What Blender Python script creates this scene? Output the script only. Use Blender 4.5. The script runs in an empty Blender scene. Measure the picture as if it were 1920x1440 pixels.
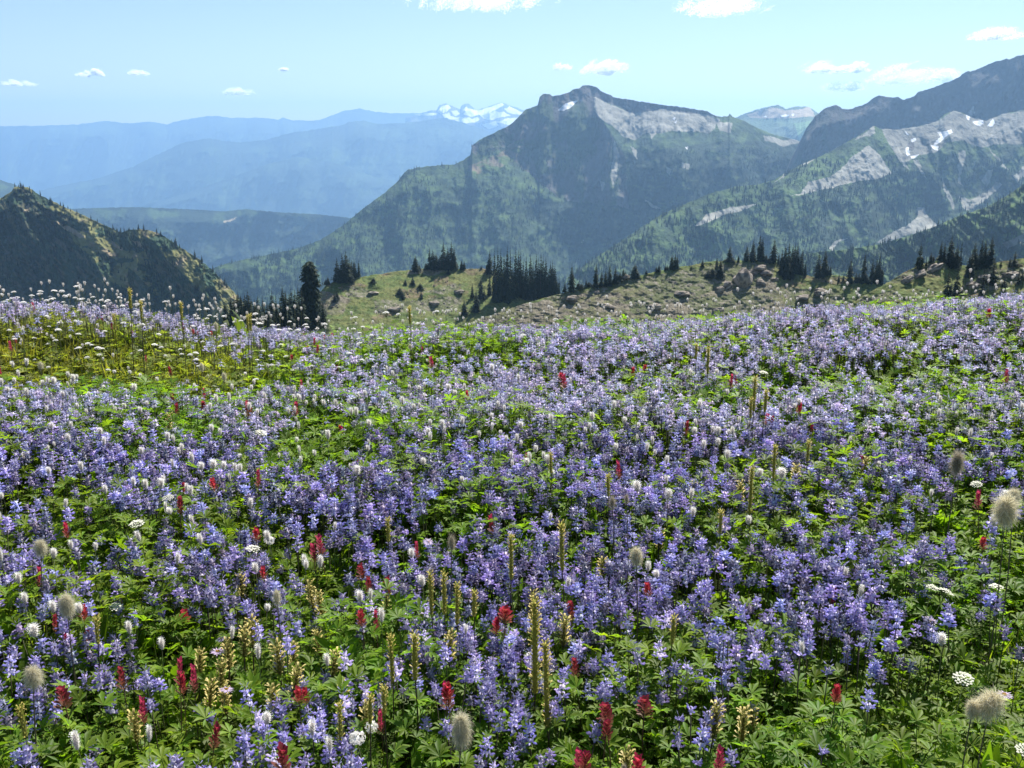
import bpy, bmesh, math, numpy as np
from mathutils import Vector
R = math.radians
SC = bpy.context.scene
COL = SC.collection
# ------------------------------------------------------------------ camera, sky, sun, exposure
F = 1884.0          # focal length in photograph pixels (1920 wide)
PITCH = R(14.0)
CZ = 1.5
cam_d = bpy.data.cameras.new("camera"); cam = bpy.data.objects.new("camera", cam_d); COL.objects.link(cam)
cam_d.sensor_width = 36.0; cam_d.lens = 36.0 * F / 1920.0
cam_d.clip_start = 0.05; cam_d.clip_end = 200000.0
cam.location = (0, 0, CZ); cam.rotation_euler = (R(90) - PITCH, 0, 0)
SC.camera = cam
SUN_AZ, SUN_EL = R(28), R(50)       # azimuth to the right of the view direction
world = bpy.data.worlds.new("World"); SC.world = world; world.use_nodes = True
wn = world.node_tree
sky = wn.nodes.new("ShaderNodeTexSky"); sky.sky_type = 'NISHITA'; sky.sun_disc = False
sky.sun_elevation = SUN_EL; sky.sun_rotation = SUN_AZ; sky.altitude = 1900
sky.air_density = 1.15; sky.dust_density = 0.9; sky.ozone_density = 1.8
bg = wn.nodes["Background"]; bg.inputs[1].default_value = 0.066
wn.links.new(sky.outputs[0], bg.inputs[0])
sun_d = bpy.data.lights.new("sun", 'SUN'); sun_d.energy = 5.0; sun_d.angle = R(0.5); sun_d.color = (1.0, 0.96, 0.88)
sun = bpy.data.objects.new("sun", sun_d); COL.objects.link(sun)
sv = Vector((math.sin(SUN_AZ) * math.cos(SUN_EL), math.cos(SUN_AZ) * math.cos(SUN_EL), math.sin(SUN_EL)))
sun.rotation_euler = sv.to_track_quat('Z', 'Y').to_euler()
sun.location = (0, 0, 50)
SC.view_settings.view_transform = 'Standard'; SC.view_settings.look = 'None'
SC.view_settings.exposure = 0.9; SC.view_settings.gamma = 1.0
SC.render.engine = 'CYCLES'
cy = SC.cycles
cy.max_bounces = 8; cy.diffuse_bounces = 3; cy.glossy_bounces = 2; cy.transmission_bounces = 4
cy.volume_bounces = 3; cy.transparent_max_bounces = 8
cy.use_denoising = True
cy.volume_step_rate = 1.0; cy.volume_max_steps = 128
SC.render.film_transparent = False

rng = np.random.default_rng(7)
# ------------------------------------------------------------------ pixel -> world helpers
cP, sP = math.cos(PITCH), math.sin(PITCH)
def slope_of(px, py):
    """direction (x/y, z/y) of the ray through a photograph pixel"""
    u = (np.asarray(px, float) - 960) / F; v = (720 - np.asarray(py, float)) / F
    dy = cP + v * sP; dz = -sP + v * cP
    return u / dy, dz / dy
def at(px, py, Y):
    a, b = slope_of(px, py)
    return np.stack([a * Y, np.asarray(Y, float) * np.ones_like(a), b * Y + CZ], -1)
def to_px(x, y, z):
    z = z - CZ
    d = y * cP - z * sP; u = y * sP + z * cP
    return 960 + F * x / d, 720 - F * u / d

# ------------------------------------------------------------------ noise
_p = np.random.default_rng(3).random((256, 256)).astype(np.float64)
def vnoise(x, y, s=0):
    x = np.asarray(x, float) + s * 17.31; y = np.asarray(y, float) + s * 9.77
    xi = np.floor(x).astype(int); yi = np.floor(y).astype(int)
    fx = x - xi; fy = y - yi; fx = fx * fx * (3 - 2 * fx); fy = fy * fy * (3 - 2 * fy)
    a = _p[xi & 255, yi & 255]; b = _p[(xi + 1) & 255, yi & 255]; c = _p[xi & 255, (yi + 1) & 255]; d = _p[(xi + 1) & 255, (yi + 1) & 255]
    return (a * (1 - fx) + b * fx) * (1 - fy) + (c * (1 - fx) + d * fx) * fy
def fbm(x, y, o=5, s=0, g=0.5):
    t = 0; a = 1; n = 0
    for k in range(o):
        t = t + a * vnoise(x * 2 ** k, y * 2 ** k, s + k * 1.7); n += a; a *= g
    return t / n            # 0..1
def ridged(x, y, o=5, s=0, g=0.5):
    t = 0; a = 1; n = 0
    for k in range(o):
        t = t + a * (1 - abs(2 * vnoise(x * 2 ** k, y * 2 ** k, s + k * 2.3) - 1)); n += a; a *= g
    return t / n
def inpoly(px, py, poly):
    poly = np.asarray(poly, float); ins = np.zeros(np.shape(px), bool); n = len(poly)
    for i in range(n):
        x1, y1 = poly[i]; x2, y2 = poly[(i + 1) % n]
        if y1 == y2: continue
        c = ((y1 > py) != (y2 > py)) & (px < (x2 - x1) * (py - y1) / (y2 - y1) + x1)
        ins ^= c
    return ins
def pl(pts):
    a = np.asarray(pts, float)
    return lambda x: np.interp(x, a[:, 0], a[:, 1])

# ------------------------------------------------------------------ materials
def new_mat(name):
    m = bpy.data.materials.new(name); m.use_nodes = True
    nt = m.node_tree
    for n in list(nt.nodes): nt.nodes.remove(n)
    out = nt.nodes.new("ShaderNodeOutputMaterial")
    return m, nt, out
def leafy(name, trans=0.35, rough=0.5, spec=0.3, tmul=(1, 1, 1), var=0.0):
    """vertex coloured thin plant tissue: light both bounces off it and comes through it"""
    m, nt, out = new_mat(name)
    at_ = nt.nodes.new("ShaderNodeAttribute"); at_.attribute_name = "Col"
    col = at_.outputs[0]
    if var:
        oi = nt.nodes.new("ShaderNodeObjectInfo"); mr = nt.nodes.new("ShaderNodeMapRange")
        mr.inputs[3].default_value = 1 - var; mr.inputs[4].default_value = 1 + var
        nt.links.new(oi.outputs["Random"], mr.inputs[0])
        vm = nt.nodes.new("ShaderNodeVectorMath"); vm.operation = 'SCALE'
        nt.links.new(col, vm.inputs[0]); nt.links.new(mr.outputs[0], vm.inputs[3]); col = vm.outputs[0]
    pb = nt.nodes.new("ShaderNodeBsdfPrincipled"); pb.inputs["Roughness"].default_value = rough
    pb.inputs["Specular IOR Level"].default_value = spec
    nt.links.new(col, pb.inputs["Base Color"])
    tr = nt.nodes.new("ShaderNodeBsdfTranslucent")
    mu = nt.nodes.new("ShaderNodeVectorMath"); mu.operation = 'MULTIPLY'; mu.inputs[1].default_value = tmul
    nt.links.new(col, mu.inputs[0]); nt.links.new(mu.outputs[0], tr.inputs[0])
    mx = nt.nodes.new("ShaderNodeMixShader"); mx.inputs[0].default_value = trans
    nt.links.new(pb.outputs[0], mx.inputs[1]); nt.links.new(tr.outputs[0], mx.inputs[2])
    nt.links.new(mx.outputs[0], out.inputs[0])
    return m
def solid(name, scale=1.0, bump=0.3, rough=0.9, nscale=None, contrast=0.5):
    """vertex coloured ground or rock with a fine procedural break-up of its own"""
    m, nt, out = new_mat(name)
    at_ = nt.nodes.new("ShaderNodeAttribute"); at_.attribute_name = "Col"
    tc = nt.nodes.new("ShaderNodeTexCoord")
    nz = nt.nodes.new("ShaderNodeTexNoise"); nz.inputs["Scale"].default_value = scale; nz.inputs["Detail"].default_value = 6
    nz.inputs["Roughness"].default_value = 0.65
    nt.links.new(tc.outputs["Object"], nz.inputs[0])
    mr = nt.nodes.new("ShaderNodeMapRange"); mr.inputs[1].default_value = 0.25; mr.inputs[2].default_value = 0.75
    mr.inputs[3].default_value = 1 - contrast; mr.inputs[4].default_value = 1 + contrast
    nt.links.new(nz.outputs[0], mr.inputs[0])
    vm = nt.nodes.new("ShaderNodeVectorMath"); vm.operation = 'SCALE'
    nt.links.new(at_.outputs[0], vm.inputs[0]); nt.links.new(mr.outputs[0], vm.inputs[3])
    pb = nt.nodes.new("ShaderNodeBsdfPrincipled"); pb.inputs["Roughness"].default_value = rough
    pb.inputs["Specular IOR Level"].default_value = 0.15
    nt.links.new(vm.outputs[0], pb.inputs["Base Color"])
    if bump:
        b = nt.nodes.new("ShaderNodeBump"); b.inputs["Strength"].default_value = bump; b.inputs["Distance"].default_value = 0.6 / scale
        nt.links.new(nz.outputs[0], b.inputs["Height"]); nt.links.new(b.outputs[0], pb.inputs["Normal"])
    nt.links.new(pb.outputs[0], out.inputs[0])
    return m
M_petal = leafy("petal", 0.5, 0.5, 0.25, (1.15, 1.12, 1.12))
M_white = leafy("white_floret", 0.35, 0.6, 0.2)
M_leaf = leafy("leaf", 0.55, 0.5, 0.22, (1.55, 1.6, 0.5))
M_stem = leafy("stem", 0.05, 0.6, 0.2)
M_hair = leafy("silky_hair", 0.5, 0.6, 0.3, (1.15, 1.12, 1.0))
M_needle = leafy("needles", 0.15, 0.7, 0.1)
M_bark = leafy("bark", 0.0, 0.9, 0.1)
M_far = solid("mountain_surface", 0.02, 0.5, 0.95)
M_vfar = solid("distant_surface", 0.004, 0.4, 0.95, contrast=0.35)
M_knoll = solid("knoll_surface", 1.6, 0.45, 0.95)
M_rock = solid("rock", 1.6, 0.9, 0.85, contrast=0.45)
M_soil = solid("meadow_soil", 9.0, 0.5, 0.95)

# ------------------------------------------------------------------ mesh building
class B:
    """collects faces with a colour per vertex"""
    def __init__(s): s.v = []; s.c = []; s.f3 = []; s.f4 = []
    def add(s, pts, cols, f):
        n = len(s.v)
        if not isinstance(cols, list): cols = [cols] * len(pts)
        s.v += [tuple(p) for p in pts]; s.c += [tuple(c) for c in cols]
        for q in f: (s.f4 if len(q) == 4 else s.f3).append([n + i for i in q])
    def quad(s, a, b, c, d, col): s.add([a, b, c, d], col, [(0, 1, 2, 3)])
    def tri(s, a, b, c, col): s.add([a, b, c], col, [(0, 1, 2)])
    def tube(s, path, rad, n=4, col=(.1, .1, .05), cap=True):
        path = [Vector(p) for p in path]; rings = []; base = len(s.v); cols = col if isinstance(col, list) else [col] * len(path)
        for i, p in enumerate(path):
            t = (path[min(i + 1, len(path) - 1)] - path[max(i - 1, 0)]).normalized()
            a = t.orthogonal().normalized() if i == 0 else (a - t * a.dot(t)).normalized()
            b = t.cross(a)
            for k in range(n):
                w = 2 * math.pi * k / n
                s.v.append(tuple(p + (a * math.cos(w) + b * math.sin(w)) * rad[i])); s.c.append(cols[i])
        for i in range(len(path) - 1):
            for k in range(n):
                q = base + i * n; s.f4.append([q + k, q + (k + 1) % n, q + n + (k + 1) % n, q + n + k])
        if cap and n == 4: q = base + (len(path) - 1) * n; s.f4.append([q, q + 1, q + 2, q + 3])
        elif cap and n == 3: q = base + (len(path) - 1) * n; s.f3.append([q, q + 1, q + 2])
    def arr(s):
        return dict(v=np.array(s.v, float).reshape(-1, 3), c=np.array(s.c, float).reshape(-1, 3),
                    f3=np.array(s.f3, int).reshape(-1, 3), f4=np.array(s.f4, int).reshape(-1, 4))
def cat(ts):
    v = []; c = []; f3 = []; f4 = []; n = 0
    for t in ts:
        v.append(t['v']); c.append(t['c']); f3.append(t['f3'] + n); f4.append(t['f4'] + n); n += len(t['v'])
    return dict(v=np.concatenate(v), c=np.concatenate(c), f3=np.concatenate(f3), f4=np.concatenate(f4))
def scatter(t, pos, rz, sc, tilt=None, tdir=None, tint=None):
    """many placed copies of template t as one mesh block"""
    N = len(pos); V = t['v']; n = len(V)
    sc = np.asarray(sc, float)
    if sc.ndim == 1: sc = np.stack([sc] * 3, 1)
    c, s = np.cos(rz), np.sin(rz)
    P = V[None] * sc[:, None, :]
    X = P[..., 0] * c[:, None] - P[..., 1] * s[:, None]; Yy = P[..., 0] * s[:, None] + P[..., 1] * c[:, None]; Z = P[..., 2]
    if tilt is not None:          # lean by `tilt` towards azimuth tdir
        ca, sa = np.cos(tdir)[:, None], np.sin(tdir)[:, None]; ct, st = np.cos(tilt)[:, None], np.sin(tilt)[:, None]
        a = X * ca + Yy * sa; b = -X * sa + Yy * ca
        a2 = a * ct + Z * st; Z = -a * st + Z * ct
        X = a2 * ca - b * sa; Yy = a2 * sa + b * ca
    W = np.stack([X, Yy, Z], -1) + np.asarray(pos)[:, None, :]
    C = np.broadcast_to(t['c'][None], (N, n, 3))
    if tint is not None: C = C * np.asarray(tint)[:, None, :]
    off = (np.arange(N) * n)[:, None, None]
    return dict(v=W.reshape(-1, 3), c=C.reshape(-1, 3), f3=(t['f3'][None] + off).reshape(-1, 3), f4=(t['f4'][None] + off).reshape(-1, 4))
def mesh(name, t, mat, smooth=False):
    v, c, f3, f4 = t['v'], t['c'], t['f3'], t['f4']
    me = bpy.data.meshes.new(name)
    me.vertices.add(len(v)); me.vertices.foreach_set("co", v.astype(np.float32).ravel())
    li = np.concatenate([f4.ravel(), f3.ravel()]).astype(np.int32)
    ls = np.concatenate([np.arange(len(f4)) * 4, len(f4) * 4 + np.arange(len(f3)) * 3]).astype(np.int32)
    me.loops.add(len(li)); me.loops.foreach_set("vertex_index", li)
    me.polygons.add(len(ls)); me.polygons.foreach_set("loop_start", ls)
    me.update(calc_edges=True)
    a = me.attributes.new("Col", 'FLOAT_COLOR', 'POINT')
    a.data.foreach_set("color", np.concatenate([np.clip(c, 0, 1), np.ones((len(c), 1))], 1).astype(np.float32).ravel())
    if smooth: me.polygons.foreach_set("use_smooth", np.ones(len(ls), bool))
    me.materials.append(mat)
    return me
def link(name, me, parent=None, loc=None):
    o = bpy.data.objects.new(name, me); COL.objects.link(o)
    if parent: o.parent = parent
    if loc is not None: o.location = [float(q) for q in loc]
    return o
def empty(name, loc=(0, 0, 0)):
    o = bpy.data.objects.new(name, None); COL.objects.link(o); o.location = [float(q) for q in loc]; o.empty_display_size = 0.05
    return o
def tag(o, label=None, cat_=None, group=None, kind=None):
    if label: o['label'] = label
    if cat_: o['category'] = cat_
    if group: o['group'] = group
    if kind: o['kind'] = kind
    return o
PROTO = {}
def make_thing(key, name, parts, loc, rz, sc, tiltxy=(0, 0)):
    """first call of a key builds the thing with its parts; later calls copy it and each of its parts"""
    if key not in PROTO:
        root = empty(name); kids = []
        for p in parts():
            kids.append(link(p[0], p[1], root))
        PROTO[key] = (root, kids)
    else:
        r0, k0 = PROTO[key]
        root = r0.copy(); COL.objects.link(root)
        for pr in ('label', 'category', 'group'):
            if pr in root: del root[pr]
        for k in k0:
            c = k.copy(); COL.objects.link(c); c.parent = root
    root.location = [float(q) for q in loc]
    root.rotation_euler = (tiltxy[0], tiltxy[1], float(rz))
    root.scale = sc if hasattr(sc, '__len__') else (sc, sc, sc)
    return root

# ------------------------------------------------------------------ palette (linear base colours)
FOREST = np.array((.022, .040, .022)); DKROCK = np.array((.105, .095, .09)); SCREE = np.array((.27, .262, .225))
GREEN = np.array((.085, .14, .042)); SNOW = np.array((.86, .87, .9)); OLIVE = np.array((.19, .19, .07)); TAN = np.array((.34, .27, .18))

# ------------------------------------------------------------------ terrain sheets
SHEETS = {}
def sheet(name, x0, x1, nx, nt, crest, bottom, Dtop, angle, colour, mat, relief=None, jag=(2.0, 25.0), warp=5.0, back=1.0, drop=60.0, seed=0, smooth=2):
    """One mountainside. For every column the ground runs from the crest down and towards the viewer at the local
    slope angle (degrees), giving real depth; it then continues down the far side behind the crest."""
    px = np.linspace(x0, x1, nx); cr = pl(crest)(px); bo = bottom(px) if callable(bottom) else np.full(nx, float(bottom))
    cr = cr + jag[0] * ((fbm(px / jag[1], px * 0 + seed, 5, seed, .7) - .5) * 2 + .8 * (ridged(px / jag[1] * 1.7, px * 0 + seed, 4, seed + 2, .7) - .6))
    t = np.linspace(0, 1, nt)
    PX = np.repeat(px[None], nt, 0); PY = cr[None] + (bo - cr)[None] * t[:, None]
    wx = PX + warp * (fbm(PX / 22, PY / 22, 4, seed + 5, .6) - .5) * 4; wy = PY + warp * (fbm(PX / 22, PY / 22, 4, seed + 11, .6) - .5) * 4
    A = np.radians(np.clip(angle(wx, wy, PX, PY), 8, 82))
    _, S = slope_of(PX, PY)
    D = np.zeros_like(PX); D[0] = np.mean([pl(Dtop)(px + q) for q in np.linspace(-130, 130, 27)], 0)
    for i in range(1, nt):
        ds = S[i] - S[i - 1]
        D[i] = D[i - 1] + D[i - 1] * ds / np.maximum(np.tan(A[i]) - S[i], .12)
        D[i] = np.maximum(D[i], D[0] * .25)
        for _ in range(smooth):
            d = D[i]; D[i, 1:-1] = .25 * d[:-2] + .5 * d[1:-1] + .25 * d[2:]
    if relief is not None: D = D * (1 + relief(PX, PY, t[:, None] * np.ones_like(PX)))
    P = at(PX, PY, D)
    C = colour(wx, wy, PX, PY)
    m = px[1] - px[0]
    # far side and hidden foot
    top = P[0]; k = D[0] / F
    bk = []
    for q in (10, 40, 120):
        r = top.copy(); r[:, 1] += q * k * 1.2 * back; r[:, 2] -= q * k * .75 * back; bk.append(r)
    ft = []
    for q in (drop * .3, drop):
        r = P[-1].copy(); kk = D[-1] / F; r[:, 1] -= q * kk * .6; r[:, 2] -= q * kk; ft.append(r)
    V = np.concatenate([np.stack(bk[::-1]), P, np.stack(ft)]); CC = np.concatenate([np.repeat(C[:1], 3, 0), C, np.repeat(C[-1:], 2, 0)])
    n0, n1 = V.shape[:2]
    idx = np.arange(n0 * n1).reshape(n0, n1)
    f4 = np.stack([idx[:-1, :-1], idx[1:, :-1], idx[1:, 1:], idx[:-1, 1:]], -1).reshape(-1, 4)
    me = mesh(name, dict(v=V.reshape(-1, 3), c=CC.reshape(-1, 3), f3=np.zeros((0, 3), int), f4=f4), mat)
    o = link(name, me); o['kind'] = 'structure'
    SHEETS[name] = (px, cr, PY, D, C)
    return o
def sheet_at(name, px, py):
    """ground point of a sheet under a photograph pixel (None above its crest)"""
    X, cr, PY, D, C = SHEETS[name]
    i = int(np.clip(np.searchsorted(X, px), 0, len(X) - 1)); col = PY[:, i]
    if py < col[0]: py = col[0]
    d = np.interp(py, col, D[:, i])
    return at(px, py, d)
def lay(base, wx, wy, areas):
    out = base
    for c, poly in areas:
        m = inpoly(wx, wy, poly); out[m] = c
    return out
def mixf(a, b, m): return a[None, None] * (1 - m[..., None]) + b[None, None] * m[..., None]
def sst(x, a, b):
    t = np.clip((x - a) / (b - a), 0, 1); return t * t * (3 - 2 * t)

# --- far blue ranges
def far_sheet(name, x0, x1, crest, bottom, D, seed, areas=(), ang=30, base=None, jag=(2.0, 9), amp=.08):
    def angle(wx, wy, X, Y): return ang + 24 * (fbm(X / 70, Y / 70, 4, seed) - .5) * 2
    def colour(wx, wy, X, Y):
        n = fbm(X / 30, Y / 18, 5, seed + 2)
        c = mixf(base if base is not None else FOREST, GREEN * .8, sst(n, .5, .72) * .6)
        return lay(c, wx, wy, areas)
    def rel(X, Y, t): return -amp * sst(t, 0, .15) * (ridged(X / 90 + Y / 260, Y / 170, 5, seed + 4) - .5)
    return sheet(name, x0, x1, int((x1 - x0) / (2.2 if x1 - x0 > 400 else .9)), 150, crest, bottom, [(x0, D), (x1, D)], angle, colour, M_vfar, rel, jag, 2.0, seed=seed)
snow_rand = []
_r = np.random.default_rng(11)
far_sheet("snowy_range", 760, 1080, [(760, 219), (785, 214), (800, 209), (818, 206), (825, 197), (835, 193), (848, 198), (862, 205), (866, 197), (873, 194), (880, 195), (888, 202), (895, 207), (910, 202), (925, 196), (940, 191), (955, 197), (975, 204), (1000, 212), (1080, 235)], 290, 9600, 21,
    base=np.array((.16, .15, .15)), jag=(2.2, 7), areas=[(SNOW, p) for p in (
    [(820, 207), (830, 199), (842, 197), (846, 204), (838, 211), (826, 214)], [(846, 209), (856, 206), (862, 212), (853, 216)], [(868, 215), (878, 204), (900, 207), (914, 203), (920, 209), (900, 215), (885, 219)],
    [(897, 207), (920, 200), (940, 194), (948, 198), (934, 204), (915, 211), (900, 213)], [(912, 222), (925, 212), (945, 210), (958, 217), (940, 221), (926, 226)], [(945, 205), (962, 203), (985, 211), (975, 215), (955, 212)],
    [(835, 221), (846, 217), (868, 219), (866, 223), (850, 223)], [(932, 231), (950, 223), (975, 220), (970, 227), (955, 235)], [(880, 226), (897, 219), (900, 226), (890, 230)], [(900, 214), (930, 207), (938, 212), (910, 222)], [(955, 199), (975, 206), (972, 212), (950, 205)], [(852, 224), (880, 220), (890, 230), (860, 232)], [(905, 234), (930, 228), (935, 236), (915, 242)], [(828, 215), (842, 212), (846, 218), (832, 220)], [(985, 214), (1005, 218), (990, 226), (975, 222)], [(962, 238), (985, 224), (1000, 228), (980, 240)], [(775, 216), (800, 211), (822, 213), (812, 216)], [(868, 206), (876, 200), (880, 206), (874, 210)])])
far_sheet("far_range", -420, 1050, [(-420, 240), (-200, 232), (0, 236), (50, 236), (100, 235), (150, 233), (200, 226), (218, 228), (232, 231), (280, 228), (310, 233), (340, 226), (380, 218), (400, 217), (440, 221), (500, 221), (522, 225), (530, 220), (550, 226), (600, 225), (625, 215), (650, 207), (675, 203), (700, 209), (740, 213), (780, 211), (815, 213), (850, 220), (900, 238), (1050, 270)], 420, 11000, 22,
    areas=[])
far_sheet("blue_range", -120, 1060, [(-120, 380), (60, 360), (120, 347), (180, 335), (250, 312), (300, 288), (340, 268), (390, 259), (420, 264), (450, 267), (500, 262), (540, 250), (600, 241), (640, 235), (655, 228), (680, 226), (710, 232), (760, 230), (800, 225), (830, 219), (860, 228), (900, 240), (930, 252), (1060, 300)], 440, 8000, 23, amp=.07,
    areas=[])
far_sheet("forested_spur", 180, 1000, [(180, 402), (260, 388), (350, 362), (440, 330), (500, 308), (560, 294), (620, 303), (700, 330), (800, 352), (1000, 380)], 450, 7000, 24, amp=.07)
far_sheet("forested_plateau", 60, 820, [(60, 398), (120, 392), (180, 390), (250, 388), (330, 391), (420, 396), (440, 394), (460, 392), (500, 396), (560, 400), (600, 402), (650, 408), (820, 430)], 560, 3500, 25, ang=44, base=FOREST * .8, jag=(1.2, 6),
    areas=[(TAN * 1.3, [(420, 414), (432, 411), (444, 406), (442, 411), (430, 415), (421, 417)])])
far_sheet("forested_hillside", -300, 130, [(-300, 300), (-100, 318), (0, 336), (30, 347), (80, 372), (130, 400)], 520, 3600, 26)
far_sheet("green_dome", 1340, 1620, [(1340, 236), (1370, 224), (1395, 214), (1420, 205), (1445, 199), (1460, 197), (1475, 204), (1490, 200), (1510, 199), (1525, 205), (1540, 216), (1620, 240)], 330, 4300, 27, base=np.array((.08, .11, .05)), ang=26,
    areas=[(TAN, [(1400, 214), (1445, 201), (1475, 207), (1520, 201), (1530, 216), (1470, 222), (1410, 222)]), (SNOW, [(1462, 216), (1480, 214), (1478, 217), (1466, 219)]), (SNOW, [(1484, 214), (1492, 212), (1488, 218)]), (SNOW, [(1430, 219), (1438, 217), (1436, 220)]),
           (GREEN * 1.5, [(1490, 232), (1525, 225), (1520, 250), (1500, 262)])])

# --- the central peak
CREST_B = [(380, 512), (410, 498), (450, 488), (500, 478), (560, 465), (600, 450), (640, 425), (680, 392), (720, 362), (745, 340), (757, 326), (765, 318), (800, 311), (850, 308), (870, 300), (882, 290), (885, 272), (900, 262), (930, 247), (960, 232), (985, 205), (1008, 198), (1012, 182), (1018, 176), (1032, 176), (1036, 180), (1050, 178), (1068, 172), (1074, 167), (1085, 166), (1092, 160), (1104, 159), (1118, 163), (1130, 172), (1146, 178), (1150, 182), (1200, 190), (1240, 196), (1250, 197), (1290, 203), (1325, 208), (1336, 216), (1352, 219), (1366, 218), (1368, 212), (1374, 219), (1395, 226), (1420, 240), (1450, 252), (1490, 262), (1560, 285), (1640, 320)]
SC_B = [[(1112, 180), (1135, 192), (1165, 205), (1190, 212), (1240, 206), (1290, 212), (1330, 218), (1352, 224), (1340, 240), (1330, 250), (1310, 246), (1290, 248), (1260, 245), (1240, 252), (1210, 250), (1190, 262), (1172, 258), (1150, 238), (1130, 225), (1112, 205)],
        [(1150, 262), (1160, 285), (1158, 330), (1150, 352), (1146, 330), (1149, 300)], [(1182, 274), (1192, 280), (1196, 300), (1188, 292)], [(1205, 372), (1225, 380), (1240, 390), (1225, 388)],
        [(1345, 226), (1375, 232), (1372, 248), (1350, 244)], [(1430, 253), (1470, 262), (1505, 258), (1505, 270), (1470, 274), (1435, 264)], [(1278, 303), (1296, 308), (1292, 320), (1280, 315)], [(1250, 315), (1260, 318), (1256, 328), (1250, 325)],
        [(1125, 340), (1135, 345), (1128, 362)], [(1088, 458), (1100, 436), (1092, 452)], [(1215, 240), (1230, 250), (1222, 262)]]
SN_B = [[(1046, 206), (1058, 194), (1070, 190), (1083, 188), (1078, 193), (1066, 203), (1056, 207)], [(1260, 222), (1266, 220), (1264, 226)], [(1265, 229), (1270, 225), (1268, 232)], [(1285, 276), (1290, 275), (1290, 281)]]
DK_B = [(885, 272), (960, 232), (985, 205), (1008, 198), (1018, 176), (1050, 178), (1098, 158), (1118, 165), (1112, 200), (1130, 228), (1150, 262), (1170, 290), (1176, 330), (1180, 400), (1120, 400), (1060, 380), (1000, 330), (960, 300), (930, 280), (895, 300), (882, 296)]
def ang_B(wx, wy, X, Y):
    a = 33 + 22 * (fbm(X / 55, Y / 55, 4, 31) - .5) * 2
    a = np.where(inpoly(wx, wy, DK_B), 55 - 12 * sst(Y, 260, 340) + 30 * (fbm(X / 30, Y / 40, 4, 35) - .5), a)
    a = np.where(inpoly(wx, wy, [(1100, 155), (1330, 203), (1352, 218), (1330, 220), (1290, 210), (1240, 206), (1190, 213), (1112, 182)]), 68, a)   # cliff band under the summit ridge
    for p in SC_B[:1]: a = np.where(inpoly(wx, wy, p), 33 + 5 * (fbm(X / 14, Y / 70, 4, 36) - .5), a)
    a = np.where(inpoly(wx, wy, [(1180, 330), (1500, 300), (1500, 350), (1290, 380), (1180, 440), (1080, 470), (1010, 420)]), 54 + 20 * (fbm(X / 30, Y / 40, 4, 35) - .5), a)
    return a
def col_B(wx, wy, X, Y):
    n = fbm((X + Y * .7) / 20, (Y - X * .25) / 9, 6, 33, .65)
    c = mixf(FOREST * 1.4, GREEN * .8, sst(n, .34, .72))
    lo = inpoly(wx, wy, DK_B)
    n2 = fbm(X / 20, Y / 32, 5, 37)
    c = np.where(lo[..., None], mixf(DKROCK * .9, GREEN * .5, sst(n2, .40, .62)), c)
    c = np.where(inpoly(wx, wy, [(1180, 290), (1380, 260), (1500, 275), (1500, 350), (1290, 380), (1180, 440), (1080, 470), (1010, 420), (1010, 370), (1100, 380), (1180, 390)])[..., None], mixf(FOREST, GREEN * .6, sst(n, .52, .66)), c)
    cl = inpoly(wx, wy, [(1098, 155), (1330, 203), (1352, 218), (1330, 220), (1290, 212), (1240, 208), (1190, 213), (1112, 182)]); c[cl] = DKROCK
    c = np.where(inpoly(wx, wy, [(880, 310), (940, 285), (985, 255), (975, 290), (930, 320), (880, 330)])[..., None], mixf(TAN * .5, GREEN * .8, sst(n, .4, .6)), c)
    n3 = fbm(X / 9, Y / 26, 4, 39)
    for p in SC_B:
        m = inpoly(wx, wy, p); c[m] = (SCREE * (.95 + .3 * n3[..., None]))[m]
    return lay(c, (wx + X) / 2, (wy + Y) / 2, [(SNOW, p) for p in SN_B])
def rel_B(X, Y, t): return -.038 * sst(t, 0, .12) * (ridged(X / 50 + Y / 240, Y / 150, 5, 34, .5) - .5) - .007 * (fbm(X / 9, Y / 14, 4, 41) - .5)
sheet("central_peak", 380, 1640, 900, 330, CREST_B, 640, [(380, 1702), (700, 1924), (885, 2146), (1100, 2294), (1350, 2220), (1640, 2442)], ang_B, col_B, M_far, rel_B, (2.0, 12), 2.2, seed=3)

# --- the cliffs on the right, behind the basin
CREST_C = [(1180, 470), (1260, 420), (1340, 385), (1400, 362), (1440, 345), (1480, 322), (1494, 300), (1500, 268), (1512, 240), (1530, 215), (1550, 201), (1568, 197), (1580, 205), (1600, 203), (1605, 201), (1625, 194), (1637, 184), (1648, 179), (1660, 181), (1685, 182), (1690, 186), (1702, 185), (1715, 180), (1722, 172), (1740, 167), (1770, 157), (1800, 143), (1812, 134), (1830, 131), (1870, 114), (1888, 110), (1893, 112), (1910, 104), (1940, 98), (2060, 66), (2300, 30)]
def ang_C(wx, wy, X, Y): return 60 + 30 * (fbm(X / 26, Y / 34, 5, 51) - .5)
def col_C(wx, wy, X, Y):
    n = fbm(X / 16, Y / 30, 5, 53, .6)
    c = mixf(DKROCK * .8, FOREST * 1.6, sst(n, .5, .7) * sst(Y, 150, 330))
    return np.where(inpoly(wx, wy, [(1815, 215), (1826, 196), (1828, 212), (1820, 222)])[..., None], SNOW * .35, c)
def rel_C(X, Y, t): return -.03 * sst(t, 0, .1) * (ridged(X / 48 + Y / 200, Y / 120, 6, 54, .6) - .5)
sheet("right_cliffs", 1180, 2300, 560, 190, CREST_C, 520, [(1180, 1776), (1480, 2146), (1640, 2220), (2300, 1998)], ang_C, col_C, M_far, rel_C, (2.6, 10), 2.0, seed=5)

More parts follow.
